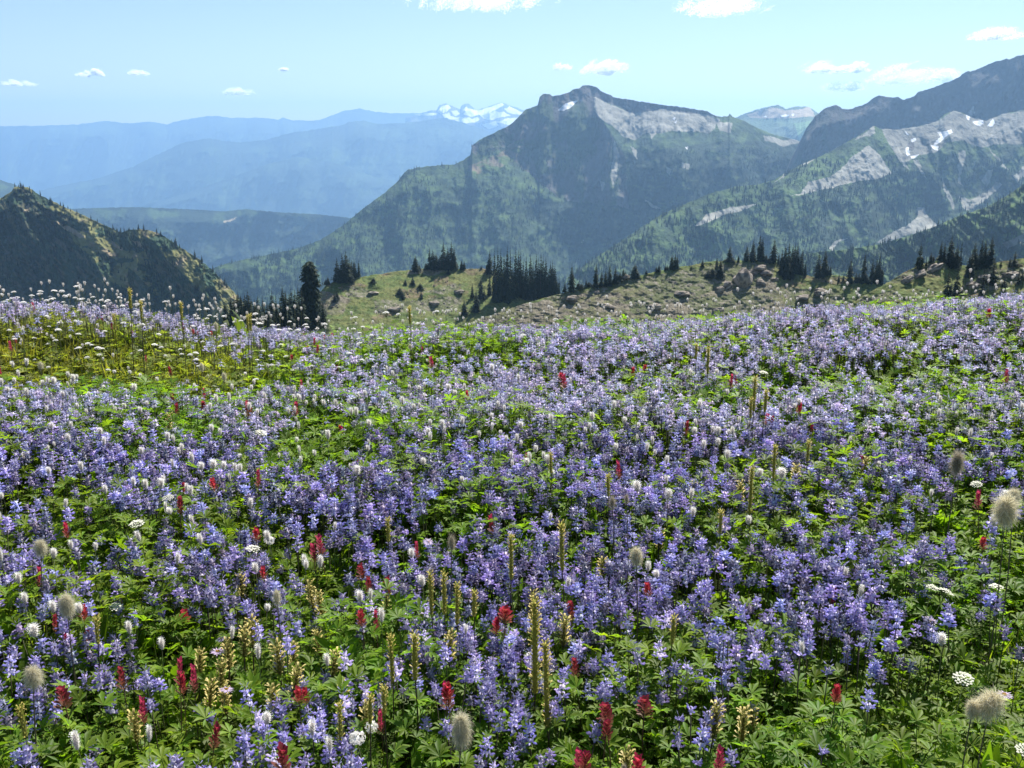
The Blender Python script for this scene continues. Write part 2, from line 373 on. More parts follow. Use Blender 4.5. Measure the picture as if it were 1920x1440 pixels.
# --- the spur and scree basin in front of them
CREST_E = [(940, 600), (1000, 562), (1060, 524), (1100, 494), (1150, 462), (1200, 428), (1240, 402), (1280, 384), (1330, 363), (1380, 350), (1420, 346), (1450, 338), (1478, 322), (1500, 309), (1530, 297), (1560, 282), (1600, 260), (1622, 246), (1637, 237), (1642, 237), (1650, 241), (1680, 243), (1720, 238), (1755, 228), (1772, 214), (1788, 207), (1806, 212), (1825, 222), (1850, 226), (1880, 214), (1920, 206), (2000, 180), (2300, 150)]
SC_E = [[(1560, 330), (1600, 292), (1628, 272), (1650, 290), (1672, 325), (1640, 335), (1610, 340), (1560, 352), (1500, 362), (1515, 340)], [(1300, 424), (1325, 402), (1370, 388), (1420, 384), (1400, 392), (1360, 402), (1330, 416)],
        [(1652, 240), (1720, 238), (1760, 226), (1788, 206), (1830, 222), (1870, 218), (1925, 205), (2300, 160), (2300, 240), (1925, 268), (1870, 272), (1840, 276), (1800, 262), (1775, 268), (1755, 285), (1720, 290), (1700, 300), (1690, 305), (1670, 275)],
        [(1600, 262), (1640, 236), (1640, 252), (1618, 258)], [(1798, 285), (1812, 283), (1808, 300), (1800, 330), (1806, 350), (1800, 345), (1794, 315)], [(1765, 330), (1780, 360), (1792, 392), (1785, 390), (1770, 358)], [(1800, 370), (1826, 372), (1850, 362), (1866, 340), (1880, 345), (1850, 375), (1815, 395), (1806, 388)],
        [(1840, 340), (1850, 320), (1862, 318), (1850, 350)], [(1710, 296), (1722, 300), (1738, 335), (1728, 325)], [(1645, 455), (1665, 440), (1700, 425), (1720, 405), (1718, 388), (1735, 392), (1738, 405), (1760, 424), (1735, 435), (1700, 442), (1670, 460)],
        [(1552, 465), (1565, 452), (1590, 446), (1570, 456), (1560, 470)], [(1900, 330), (1925, 310), (1925, 330), (1905, 340)], [(1452, 343), (1468, 330), (1476, 320), (1470, 334)], [(1560, 345), (1570, 340), (1520, 360), (1480, 368)],
        [(1675, 258), (1692, 290), (1704, 318), (1694, 308)], [(1855, 275), (1880, 305), (1890, 320), (1878, 312)], [(1500, 310), (1530, 296), (1515, 308)]]
SN_E = [[(1697, 246), (1700, 248), (1705, 254), (1700, 252)], [(1707, 261), (1716, 258), (1718, 263), (1710, 266)], [(1758, 248), (1772, 246), (1784, 242), (1786, 248), (1772, 258), (1762, 268), (1748, 276), (1752, 268), (1764, 256)], [(1745, 272), (1760, 274), (1758, 282), (1750, 280)],
        [(1697, 277), (1703, 276), (1706, 290), (1700, 292)], [(1706, 293), (1718, 290), (1725, 288), (1718, 294), (1710, 297)], [(1811, 216), (1819, 218), (1818, 225), (1813, 223)], [(1824, 229), (1842, 224), (1846, 230), (1838, 236), (1830, 234)], [(1851, 236), (1862, 223), (1866, 230), (1860, 238)]]
def ang_E(wx, wy, X, Y):
    a = 31 + 22 * (fbm(X / 42, Y / 42, 4, 61) - .5) * 2
    a = np.where(inpoly(wx, wy, [(1640, 300), (1750, 290), (1830, 275), (1890, 320), (1860, 350), (1760, 400), (1640, 380)]), 44 + 26 * (fbm(X / 28, Y / 40, 4, 62) - .5), a)
    for i, p in enumerate(SC_E[:3]): a = np.where(inpoly(wx, wy, p), 31 + 5 * (fbm(X / 12, Y / 50, 4, 63) - .5), a)
    return a
def col_E(wx, wy, X, Y):
    n = fbm((X - Y * .4) / 15, (Y + X * .3) / 8, 6, 64, .65)
    c = mixf(FOREST * 1.4, GREEN * .85, sst(n, .30, .68))
    c = np.where(inpoly(wx, wy, [(1540, 350), (1660, 300), (1900, 280), (1925, 380), (1700, 440), (1540, 470), (1480, 420)])[..., None], mixf(FOREST * 1.1, GREEN * .85, sst(n, .42, .7)), c)
    n3 = fbm(X / 7, Y / 16, 4, 65)
    for i, p in enumerate(SC_E):
        m = inpoly(wx, wy, p) & ((n3 > .24) if i > 2 else (n3 > .04)); k = .85 if i == 2 else 1.15
        c[m] = (SCREE * k * (.75 + .45 * n3[..., None]))[m]
    m = inpoly(wx, wy, [(1700, 268), (1712, 262), (1712, 280), (1700, 282)]); c[m] = DKROCK
    return lay(c, (wx + 3 * X) / 4, (wy + 3 * Y) / 4, [(SNOW, p) for p in SN_E])
def rel_E(X, Y, t): return -.026 * sst(t, 0, .1) * (ridged(X / 50 - Y / 160, Y / 120, 5, 66, .5) - .5) - .006 * (fbm(X / 8, Y / 12, 4, 67) - .5)
sheet("scree_spur", 940, 2300, 1150, 320, CREST_E, lambda x: np.full(len(x), 640.), [(940, 1110), (1280, 1406), (1640, 1776), (1850, 1924), (2300, 1702)], ang_E, col_E, M_far, rel_E, (1.6, 9), 2.2, seed=6)

# --- nearer wooded slope, lower right
def ang_F(wx, wy, X, Y): return 30 + 22 * (fbm(X / 40, Y / 40, 4, 71) - .5) * 2
def col_F(wx, wy, X, Y):
    n = fbm((X - Y) / 22, (Y + X * .6) / 10, 6, 72, .6)
    c = mixf(FOREST * 1.1, GREEN * .9, sst(n, .38, .68))
    return lay(c, wx, wy, [(SCREE * .8, [(1880, 455), (1925, 435), (1925, 450), (1890, 465)])])
def rel_F(X, Y, t): return -.05 * (ridged((X - Y) / 50, (Y + X) / 150, 5, 73, .55) - .5)
sheet("wooded_slope", 1380, 2300, 460, 120, [(1380, 500), (1480, 480), (1540, 472), (1600, 466), (1650, 458), (1700, 443), (1750, 426), (1790, 408), (1850, 388), (1885, 368), (1920, 346), (2000, 305), (2300, 230)], 640, [(1380, 900), (2300, 800)], ang_F, col_F, M_far, rel_F, (1.5, 7), 2.0, seed=8)

# --- left ridge
CREST_A = [(-420, 560), (-200, 470), (-60, 402), (0, 372), (22, 358), (27, 351), (45, 350), (55, 352), (68, 362), (90, 373), (130, 392), (160, 405), (200, 424), (228, 436), (240, 431), (262, 429), (280, 431), (300, 438), (316, 448), (330, 458), (350, 471), (370, 484), (395, 503), (410, 519), (430, 538), (455, 565), (480, 598), (520, 650), (560, 700)]
DARK_A = [[(-420, 420), (0, 400), (60, 404), (95, 412), (125, 430), (142, 455), (165, 480), (185, 505), (215, 545), (260, 600), (-420, 700)],
          [(266, 440), (285, 452), (300, 470), (318, 492), (345, 515), (372, 540), (395, 565), (400, 600), (350, 590), (318, 555), (300, 530), (285, 500), (272, 470)],
          [(62, 372), (90, 392), (130, 405), (160, 420), (170, 440), (140, 430), (100, 412), (40, 402), (0, 400), (0, 380), (30, 356), (55, 356)],
          [(238, 500), (262, 520), (300, 560), (330, 600), (280, 600), (255, 560), (240, 530)]]
def ang_A(wx, wy, X, Y):
    a = 27 + 16 * (fbm(X / 26, Y / 26, 4, 81) - .5) * 2
    for i, p in enumerate(DARK_A): a = np.where(inpoly(wx, wy, p), (66 if i != 2 else 50) + 20 * (fbm(X / 22, Y / 30, 4, 82) - .5), a)
    return a
def col_A(wx, wy, X, Y):
    n = fbm(X / 14, Y / 9, 5, 83, .6); n2 = fbm(X / 40, Y / 30, 4, 84); n4 = fbm((X - Y) / 7, (X + Y) / 22, 4, 85)
    c = mixf(OLIVE * .8, TAN * .75, sst(n, .52, .74) * sst(X, 60, 220))
    c = c * (.75 + .5 * n4[..., None])
    c = np.where((n2 + .25 * n > .70)[..., None], FOREST * 1.8, c)
    for i, p in enumerate(DARK_A): c = np.where(inpoly(wx, wy, p)[..., None], mixf(FOREST * 1.7, np.array((.11, .10, .06)), sst(n4, .45, .75)), c)
    return lay(c, wx, wy, [(TAN * 1.2, [(44, 398), (52, 382), (56, 392), (50, 400)]), (TAN * .85, [(100, 412), (140, 430), (160, 444), (150, 446), (118, 428)]), (TAN * 1.0, [(248, 450), (262, 452), (268, 466), (256, 462)]), (TAN * .9, [(210, 450), (232, 466), (228, 470), (212, 458)])])
def rel_A(X, Y, t): return -.03 * sst(t, 0, .08) * (ridged(X / 40 - Y / 90, Y / 90, 5, 86, .55) - .5) - .012 * (fbm(X / 6, Y / 6, 4, 87) - .5)
sheet("left_ridge", -420, 560, 520, 240, CREST_A, lambda x: np.full(len(x), 730.), [(-420, 620), (0, 700), (45, 760), (240, 640), (560, 420)], ang_A, col_A, M_far, rel_A, (2.2, 5), 1.5, seed=9)

# --- the rocky knolls
def knoll_col(seed, rocks, browns, tot=1.0):
    def col(wx, wy, X, Y):
        n = fbm(X / 16, Y / 6, 5, seed, .6); n2 = fbm(X / 5, Y / 2.5, 4, seed + 3, .65); n3 = fbm(X / 60, Y / 20, 3, seed + 5)
        c = mixf(np.array((.095, .13, .04)), np.array((.145, .155, .055)), sst(n, .35, .65))
        c = np.where((n3 > .66)[..., None], mixf(np.array((.18, .145, .085)), np.array((.12, .12, .05)), sst(n2, .4, .6)), c)
        for p in browns:
            m = inpoly(wx, wy, p); c[m] = mixf(np.array((.20, .175, .13)), np.array((.14, .14, .07)), sst(n, .40, .62))[m]
        for p in rocks:
            m = inpoly(wx, wy, p); c[m] = mixf(np.array((.12, .135, .06)), np.array((.22, .195, .155)), sst(n2 * .6 + n * .4, .46, .66))[m]
        return c * (.7 + .6 * n2[..., None])
    return col
def kang(seed, a0, rocks):
    def ang(wx, wy, X, Y):
        a = a0 + 13 * (fbm(X / 30, Y / 14, 4, seed) - .5)
        for p in rocks: a = np.where(inpoly(wx, wy, p), a0 + 4 + 34 * (fbm(X / 8, Y / 4.5, 4, seed + 2) - .5), a)
        return a
    return ang
RK1 = [[(700, 562), (760, 566), (830, 556), (870, 560), (860, 580), (700, 588)], [(790, 548), (850, 534), (872, 536), (840, 552)], [(640, 535), (690, 540), (700, 560), (650, 556)]]
BR1 = [[(770, 506), (850, 504), (840, 512), (790, 516), (760, 514)], [(600, 545), (660, 560), (640, 590), (600, 590)]]
sheet("left_knoll", 300, 1140, 520, 110, [(300, 700), (420, 650), (520, 612), (570, 585), (596, 552), (612, 534), (640, 524), (680, 519), (720, 512), (760, 507), (800, 504), (850, 504), (905, 503), (930, 508), (960, 520), (1000, 538), (1060, 560), (1140, 590)], 660,
      [(300, 250), (600, 255), (900, 285), (1140, 260)], kang(91, 24, RK1), knoll_col(92, RK1, BR1), M_knoll, lambda X, Y, t: -.006 * (fbm(X / 18, Y / 9, 5, 93) - .5), (2.0, 10), 2.5, seed=12, drop=90)
RK2 = [[(1095, 545), (1130, 532), (1190, 522), (1290, 507), (1340, 498), (1360, 510), (1340, 545), (1290, 560), (1200, 572), (1150, 566), (1240, 545), (1170, 540), (1110, 555)], [(1330, 505), (1400, 490), (1450, 498), (1450, 525), (1400, 540), (1340, 540)], [(1020, 552), (1085, 545), (1085, 566), (1040, 570)],
       [(1460, 540), (1540, 540), (1590, 555), (1560, 575), (1480, 572)], [(1180, 556), (1240, 560), (1250, 585), (1180, 590)], [(1290, 560), (1400, 548), (1460, 560), (1400, 590), (1300, 592)]]
BR2 = [[(900, 585), (1040, 560), (1100, 548), (1450, 520), (1480, 590), (1200, 640), (900, 640)]]
sheet("right_knoll", 820, 1760, 600, 120, [(820, 625), (880, 602), (930, 588), (980, 570), (1030, 556), (1060, 548), (1090, 540), (1130, 530), (1170, 523), (1200, 517), (1230, 508), (1260, 503), (1290, 498), (1330, 490), (1380, 488), (1430, 487), (1455, 492), (1480, 508), (1500, 514), (1530, 519), (1560, 515), (1600, 520), (1640, 527), (1680, 540), (1760, 580)], 660,
      [(820, 190), (1200, 205), (1450, 215), (1760, 190)], kang(95, 25, RK2), knoll_col(96, RK2, BR2), M_knoll, lambda X, Y, t: -.007 * (fbm(X / 14, Y / 7, 5, 97, .6) - .5), (2.0, 9), 2.5, seed=13, drop=90)
RK3 = [[(1660, 530), (1700, 512), (1740, 494), (1772, 490), (1780, 500), (1740, 515), (1700, 530)], [(1800, 540), (1850, 510), (1930, 500), (1930, 530), (1850, 545), (1800, 560)], [(1600, 558), (1680, 545), (1690, 560), (1620, 570)]]
sheet("rocky_bank", 1520, 2300, 420, 110, [(1520, 640), (1560, 600), (1600, 566), (1640, 543), (1670, 527), (1700, 508), (1730, 494), (1760, 488), (1800, 497), (1830, 499), (1870, 492), (1920, 484), (2000, 470), (2300, 430)], 660,
      [(1520, 120), (1750, 140), (2300, 130)], kang(101, 26, RK3), knoll_col(102, RK3, []), M_knoll, lambda X, Y, t: -.008 * (fbm(X / 14, Y / 8, 5, 103, .6) - .5), (2.0, 9), 2.5, seed=14, drop=90)

# --- meadow shelf and the hillside that drops away behind it; valley floor out to the horizon
_zy = np.array([-60, -5, 0, 2, 6.1, 8, 10, 14, 22, 40, 80, 150, 230, 400]); _zz = np.array([3.0, .3, .05, 0, 0, -.36, -.95, -1.95, -3.9, -8.2, -16, -29.5, -46, -90])
def zg(x, y):
    x = np.asarray(x, float); y = np.asarray(y, float)
    b = np.interp(y, _zy, _zz)
    lift = np.interp(x, [-5, -3.36, -2.5, -1.8, -1.26, -.56, .14, 1.19, 1.89, 3.3, 5], [.27, .215, .165, .05, 0.0, .075, .065, .085, .145, .27, .34])
    bump = .07 * (fbm(x * .9, y * .9, 3, 111) - .5) * 2
    return b + lift * sst(y, 3, 6.5) + bump * sst(np.abs(y), .5, 2.5) + np.where(y > 12, 1.2 * (fbm(x * .06, y * .06, 4, 113) - .5) * sst(y, 12, 40), 0)
ys = np.concatenate([np.linspace(-60, -2, 20), np.linspace(-1.5, 10, 150), np.linspace(10.4, 60, 70), np.linspace(62, 330, 60)])
us = np.linspace(-1, 1, 240)
YY = np.repeat(ys[:, None], len(us), 1); XX = us[None] * (9 + np.abs(YY - 3) * .95)
ZZ = zg(XX, YY)
nn = fbm(XX * 3, YY * 3, 4, 114)
cc = mixf(np.array((.030, .034, .014)), np.array((.06, .075, .02)), sst(nn, .4, .6))
cc = np.where((YY > 9)[..., None], mixf(np.array((.07, .09, .03)), np.array((.12, .12, .05)), sst(nn, .4, .6)), cc)
idx = np.arange(YY.size).reshape(YY.shape)
f4 = np.stack([idx[:-1, :-1], idx[:-1, 1:], idx[1:, 1:], idx[1:, :-1]], -1).reshape(-1, 4)
o = link("meadow_ground", mesh("meadow_ground", dict(v=np.stack([XX, YY, ZZ], -1).reshape(-1, 3), c=cc.reshape(-1, 3), f3=np.zeros((0, 3), int), f4=f4), M_soil, True)); o['kind'] = 'structure'
gx = np.linspace(-12000, 12000, 120); gy = np.linspace(-2500, 11800, 90)
GX, GY = np.meshgrid(gx, gy); GZ = -1150 + 160 * (fbm(GX / 2500, GY / 2500, 5, 120) - .5)
_r = np.hypot(GX, GY); GZ = GZ + 1000 * np.exp(-(_r / 700.) ** 2)
idx = np.arange(GX.size).reshape(GX.shape); nn = fbm(GX / 900, GY / 900, 5, 121)
f4 = np.stack([idx[:-1, :-1], idx[:-1, 1:], idx[1:, 1:], idx[1:, :-1]], -1).reshape(-1, 4)
o = link("valley_floor", mesh("valley_floor", dict(v=np.stack([GX, GY, GZ], -1).reshape(-1, 3), c=mixf(FOREST, GREEN * .7, sst(nn, .5, .65)).reshape(-1, 3), f3=np.zeros((0, 3), int), f4=f4), M_vfar, True)); o['kind'] = 'structure'

# --- haze: one closed box of even air round everything but the sky and clouds
hz = B(); x0, x1, y0, y1, z0, z1 = -12100, 12100, -2600, 11900, -1301, 345
hz.add([(x0, y0, z0), (x1, y0, z0), (x1, y1, z0), (x0, y1, z0), (x0, y0, z1), (x1, y0, z1), (x1, y1, z1), (x0, y1, z1)], (.8, .9, 1), [(3, 2, 1, 0), (4, 5, 6, 7), (0, 1, 5, 4), (1, 2, 6, 5), (2, 3, 7, 6), (3, 0, 4, 7)])
hm, hnt, hout = new_mat("haze_air")
pv = hnt.nodes.new("ShaderNodeVolumePrincipled"); pv.inputs["Color"].default_value = (.38, .64, 1.0, 1); pv.inputs["Density"].default_value = 1.3e-4; pv.inputs["Anisotropy"].default_value = 0.35
hnt.links.new(pv.outputs[0], hout.inputs["Volume"])
o = link("haze", mesh("haze", hz.arr(), hm)); o['kind'] = 'stuff'

# ------------------------------------------------------------------ clouds (small fair-weather puffs, beyond and above the haze)
M_cloud = leafy("cloud_vapour", 0.6, 1.0, 0.0)
CL = [(170, 140, 46, 18, 1, "small bright white cloud above the far blue ridge at upper left"), (33, 158, 54, 14, .8, "thin white cloud wisp nearest the left edge of the sky"),
      (263, 138, 40, 12, .45, "faint small cloud just right of the brighter white puff at upper left"), (450, 176, 54, 16, .9, "low white cloud puff hovering above the blue ridge left of the snowy summits"),
      (538, 131, 24, 10, .5, "tiniest faint cloud speck alone in the sky above the far ridge"), (905, 2, 260, 22, .6, "wide thin cloud cut by the top of the picture near the centre"),
      (1355, 15, 150, 40, 1, "broad white cloud high above the gap right of the central peak"), (1134, 133, 84, 30, .9, "white cloud just above the summit of the central peak"),
      (1055, 128, 46, 14, .4, "faint cloud wisp left of the white cloud over the central summit"), (1548, 131, 84, 24, 1, "bright flat cloud, upper left one of the cluster beside the right cliffs"),
      (1610, 131, 36, 22, .7, "small round cloud right beside the flat bright cloud near the right cliffs"), (1588, 166, 80, 20, .7, "low flat cloud beneath the bright flat one near the right cliffs"),
      (1694, 148, 110, 44, .9, "largest ragged cloud of the cluster touching the right cliffs"), (1768, 146, 60, 26, .7, "white cloud half hidden behind the skyline of the right cliffs"),
      (1865, 68, 80, 24, .8, "lone soft cloud above the highest slope at upper right")]
def cloud_tpl(w, h, th, seed, k):
    """vapour as a drift of tiny white flecks that thins out towards a ragged edge, flat below and billowed above"""
    r = np.random.default_rng(seed); N = int(np.clip(w * h * 3.0 * th + 500, 900, 7000)); M = N * 9
    p = r.normal(size=(M, 3)); p /= np.linalg.norm(p, axis=1)[:, None]; p *= r.random((M, 1)) ** .4
    q = p.copy(); q[:, 2] = np.where(q[:, 2] < 0, q[:, 2] * .45, q[:, 2])
    X = q[:, 0] * w * .62; Z = q[:, 2] * h * .72; Y = q[:, 1] * w * .8
    n = fbm((X + Y * .15) / 15 + seed, (Z + Y * .12) / 8 + seed * 3, 5, seed, .6); rad = np.linalg.norm(p, axis=1)
    keep = (n - .38 - .34 * rad ** 2 + .10 * th) * 5 > r.random(M) 
    X, Y, Z = X[keep][:N], Y[keep][:N], Z[keep][:N]; n_ = len(X)
    P = np.stack([X, Y, Z], 1) * k; b_ = np.array(sv)[None] + r.normal(size=(n_, 3)) * .35; a = np.cross(b_, r.normal(size=(n_, 3))); a /= np.linalg.norm(a, axis=1)[:, None]; c_ = np.cross(a, b_); c_ /= np.linalg.norm(c_, axis=1)[:, None]
    s_ = (r.uniform(.4, 1.0, n_) * k)[:, None]
    V = np.stack([P - a * s_, P + c_ * s_, P + a * s_, P - c_ * s_], 1).reshape(-1, 3)
    return dict(v=V, c=np.full(V.shape, .98), f3=np.zeros((0, 3), int), f4=np.arange(n_ * 4).reshape(-1, 4))
for i, (px, py, w, h, th, lab) in enumerate(CL):
    Y = 15500. if py > 60 else 15000.; c = at(px, py, Y); k = Y / F
    o = link("cloud", mesh("cloud", cloud_tpl(w, h, th, 30 + i, k), M_cloud), None, c)
    tag(o, lab, "cloud", "small white clouds in the sky")

# ------------------------------------------------------------------ conifers
def fir(seed, layers=26, per=8, lean=1.0, gap=0.0, width=.16, open_=False, dome=False):
    """narrow subalpine fir, height 1: tapered trunk and drooping needle fronds in uneven tiers"""
    r = np.random.default_rng(seed); b = B(); tk = B()
    bark = (.09, .07, .055)
    tk.tube([(0, 0, -.06), (0, 0, 0), (.004, 0, .5), (0, .002, .98)], [.022, .018, .010, .002], 5, bark)
    for i in range(layers):
        f = i / (layers - 1); z = .04 + f * .93
        prof = width * (1 - f) ** .72 * (.72 + .28 * min(1, (f + .02) / .12)) * (.8 + .4 * r.random())
        if dome: prof = width * min(1, ((1 - f) / .11 + .12) ** .5) * (.85 + .25 * r.random())
        if gap and r.random() < gap: prof *= .45
        n = max(4, int(per * (1 - f * .45)))
        a0 = r.random() * 6.28
        for k in range(n):
            if r.random() < .07: continue
            a = a0 + 6.283 * k / n + r.normal() * .2; L = prof * (.7 + .5 * r.random()); zz = z + r.normal() * .008
            d = np.array((math.cos(a), math.sin(a), 0)); s_ = np.array((-math.sin(a), math.cos(a), 0))
            wd = L * (.42 if not open_ else .3); drop = L * (.35 + .35 * r.random()) * (1 - f * .6); g = .75 + .5 * r.random()
            col = (.020 * g, .034 * g, .018 * g)
            o_ = np.array((0, 0, zz)); m_ = o_ + d * L * .55 - np.array((0, 0, drop * .25)); e = o_ + d * L - np.array((0, 0, drop))
            th = np.array((0, 0, .008 + L * .10))
            b.add([o_ + s_ * .004, m_ + s_ * wd * .5 - th, e + s_ * wd * .1, e - s_ * wd * .1, m_ - s_ * wd * .5 - th, o_ - s_ * .004, m_ + th, e], list([col] * 8),
                  [(0, 1, 6), (1, 2, 7, 6), (6, 7, 3, 4), (0, 6, 4, 5)])
            for q in range(3):      # hanging twig tips for a ragged edge
                t = .45 + .55 * r.random(); sd = r.normal() * wd * .4; p = o_ + d * L * t + s_ * sd - np.array((0, 0, drop * t))
                p2 = p + d * L * .22 * r.random() + s_ * r.normal() * L * .16 - np.array((0, 0, L * (.15 + .25 * r.random()))); q_ = s_ * L * .09
                b.tri(p - q_, p + q_, p2, col)
    b.add([(.006, 0, .96), (-.004, .005, .96), (-.004, -.005, .96), (0, 0, 1.03)], (.02, .032, .018), [(0, 1, 3), (1, 2, 3), (2, 0, 3)])
    return b.arr(), tk.arr()
FIRV = [dict(width=.13, layers=30), dict(width=.15, layers=28), dict(width=.17, layers=26, gap=.1), dict(width=.12, layers=32, gap=.1), dict(width=.19, layers=24, gap=.15, open_=True), dict(width=.15, layers=24, gap=.25, open_=True), dict(width=.15, layers=44, per=14, dome=True)]
_firm = {}
def fir_parts(i):
    def f():
        c, t = fir(40 + i, **FIRV[i]); return [("crown", mesh("fir_crown", c, M_needle)), ("trunk", mesh("fir_trunk", t, M_bark))]
    return f
ORD = ['first', 'second', 'third', 'fourth', 'fifth', 'sixth', 'seventh', 'eighth', 'ninth', 'tenth', 'eleventh', 'twelfth', 'thirteenth', 'fourteenth', 'fifteenth', 'sixteenth', 'seventeenth', 'eighteenth', 'nineteenth', 'twentieth',
       'twenty-first', 'twenty-second', 'twenty-third', 'twenty-fourth', 'twenty-fifth', 'twenty-sixth', 'twenty-seventh', 'twenty-eighth', 'twenty-ninth', 'thirtieth', 'thirty-first', 'thirty-second', 'thirty-third', 'thirty-fourth', 'thirty-fifth', 'thirty-sixth', 'thirty-seventh', 'thirty-eighth', 'thirty-ninth', 'fortieth']
tr_rng = np.random.default_rng(5)
def place_fir(px, top, base, w, sheets, label, group, var=None, D=None, kind="fir tree"):
    if D is not None: p = at(px, base, D)
    else:
        p = None
        for sname in sheets:
            X, cr = SHEETS[sname][:2]
            if base >= np.interp(px, X, cr) - 4: p = sheet_at(sname, px, base); break
        if p is None: p = sheet_at(sheets[-1], px, base)
    Yd = p[1]; h = (base - top) * Yd / F * 1.0; wd = w * Yd / F
    v = int(tr_rng.integers(0, 4)) if var is None else var
    sx = wd * (1.4 if v < 4 else 1.0) / (2 * FIRV[v]['width'] * .92)
    root = make_thing(("fir", v), "fir_tree", fir_parts(v), (p[0], p[1], p[2] - .02 * h), tr_rng.random() * 6.28, (sx, sx, h))
    return tag(root, label, kind, group)
def clump(lst, sheets, phrase, group, look="fir"):
    lst = sorted(lst)
    for i, e in enumerate(lst):
        px, top, base, w = e[:4]; v = e[4] if len(e) > 4 else None; D = e[5] if len(e) > 5 else None
        size = "tall" if base - top > 62 else ("small" if base - top < 26 else "middling")
        o_ = ORD[i] if i < len(ORD) else "last"
        place_fir(px, top, base, w, sheets, f"{size} {look}, {o_} from left {phrase}", group, v, D)
KS = ["rocky_bank", "right_knoll", "left_knoll"]
z4 = lambda zx, zt, zb, w=None: (860 + .28125 * zx, 420 + .28125 * zt, 420 + .28125 * zb, (w * .28125 if w else max(5, .28125 * (zb - zt) * .24)))
z5 = lambda zx, zt, zb, w=None, v=None: (1380 + .28125 * zx, 420 + .28125 * zt, 420 + .28125 * zb, (w * .28125 if w else max(5, .28125 * (zb - zt) * .27))) + ((v,) if v is not None else ())
# the dense stand in the middle of the skyline knoll
main = [z4(*q) for q in [(240, 150, 500, 36), (262, 148, 515, 44), (282, 152, 505, 40), (303, 185, 495, 36), (325, 135, 510, 46), (345, 160, 500, 36), (318, 230, 515, 50), (380, 148, 480, 42), (400, 165, 475, 44), (412, 182, 485, 40), (430, 230, 495, 40), (450, 205, 470, 34), (478, 195, 470, 44), (495, 250, 500, 40),
                         (517, 190, 475, 44), (532, 215, 480, 38), (548, 190, 470, 40), (562, 200, 475, 40), (580, 210, 478, 42), (612, 240, 468, 40), (625, 235, 470, 36), (640, 250, 465, 40), (545, 300, 490, 46), (470, 320, 505, 40), (250, 300, 525, 40), (596, 300, 480, 40), (655, 320, 450, 24), (360, 260, 490, 40), (668, 280, 440, 16)]]
clump(main, ["left_knoll"], "in the dense stand mid knoll", "firs of the dense middle stand")
clump([z4(*q) for q in [(190, 255, 320, 26), (207, 175, 330, 42), (207, 330, 470, 28), (150, 335, 500, 44), (92, 390, 490, 24), (118, 430, 580, 44), (170, 430, 500, 24), (38, 500, 600, 46), (18, 240, 300, 16), (38, 240, 300, 16), (150, 275, 300, 12)]], ["left_knoll"], "of those just left of the dense stand", "loose firs left of the dense stand")
clump([z4(*q) for q in [(707, 360, 430, 26), (753, 235, 422, 44), (800, 370, 420, 40), (820, 385, 420, 26), (850, 372, 418, 22), (867, 380, 416, 26), (880, 392, 415, 22), (915, 260, 418, 38), (952, 312, 416, 32), (978, 300, 414, 28), (1005, 262, 412, 34), (1043, 280, 400, 38), (1060, 330, 392, 30), (1075, 315, 385, 36), (1098, 290, 370, 26), (1112, 300, 358, 20), (1135, 305, 345, 14)]], ["right_knoll"], "in the row right of the dense stand", "firs in a row on the saddle")
clump([z4(*q) for q in [(1175, 260, 358, 56), (1250, 300, 326, 16), (1317, 280, 318, 16), (1335, 270, 318, 22), (1378, 275, 308, 14), (1390, 270, 305, 16), (1420, 200, 302, 34), (1442, 195, 300, 32), (1456, 205, 298, 26), (1550, 275, 300, 12), (1625, 240, 285, 24)]], ["right_knoll"], "on the bare crest of the right knoll", "firs on the bare crest")
clump([z4(*q) for q in [(1720, 212, 300, 24), (1743, 222, 358, 50), (1805, 145, 255, 48), (1828, 212, 255, 26), (1865, 208, 252, 12), (1690, 290, 350, 60), (1665, 300, 355, 50)]], ["right_knoll"], "around the big rounded boulder", "firs around the boulder")
clump([z5(*q) for q in [(15, 205, 252, 14), (70, 135, 242, 36), (110, 100, 246, 40), (155, 70, 244, 38), (172, 80, 244, 34), (200, 200, 255, 30), (222, 210, 262, 30), (250, 85, 250, 44), (282, 175, 250, 16), (300, 170, 335, 44), (320, 120, 350, 48), (344, 110, 345, 40), (330, 220, 358, 70), (355, 230, 358, 60), (370, 130, 320, 36), (385, 115, 320, 38), (402, 120, 322, 36), (415, 190, 325, 36), (432, 150, 325, 36), (460, 235, 328, 20)]], ["right_knoll"], "in the stand on right knoll's top", "firs on the rocky top of the right knoll")
clump([z5(*q) for q in [(545, 165, 338, 44), (587, 155, 338, 44), (612, 260, 334, 18), (627, 265, 334, 20)]], ["right_knoll"], "of the few just right of knoll top", "paired firs right of the knoll top")
clump([z5(*q) for q in [(600, 350, 388, 16), (685, 330, 384, 16), (715, 330, 380, 16), (757, 220, 385, 42), (798, 320, 392, 26), (818, 325, 390, 28), (848, 180, 390, 36), (870, 330, 392, 24), (903, 230, 390, 34), (930, 220, 388, 34), (948, 180, 388, 36), (968, 250, 386, 28), (880, 360, 400, 20), (770, 350, 398, 20)]], ["right_knoll"], "in the dip before the rocky bank", "firs in the dip before the rocky bank")
clump([z5(*q) for q in [(1220, 115, 302, 62, 4), (1268, 240, 278, 16), (1298, 190, 258, 26), (1315, 205, 254, 20), (1360, 110, 250, 36), (1383, 120, 250, 32), (1423, 70, 275, 56), (1465, 140, 285, 46), (1492, 105, 262, 36, 5), (1440, 180, 290, 50)]], ["rocky_bank"], "in the rocky bank's left stand", "firs on the crest of the rocky bank, left stand")
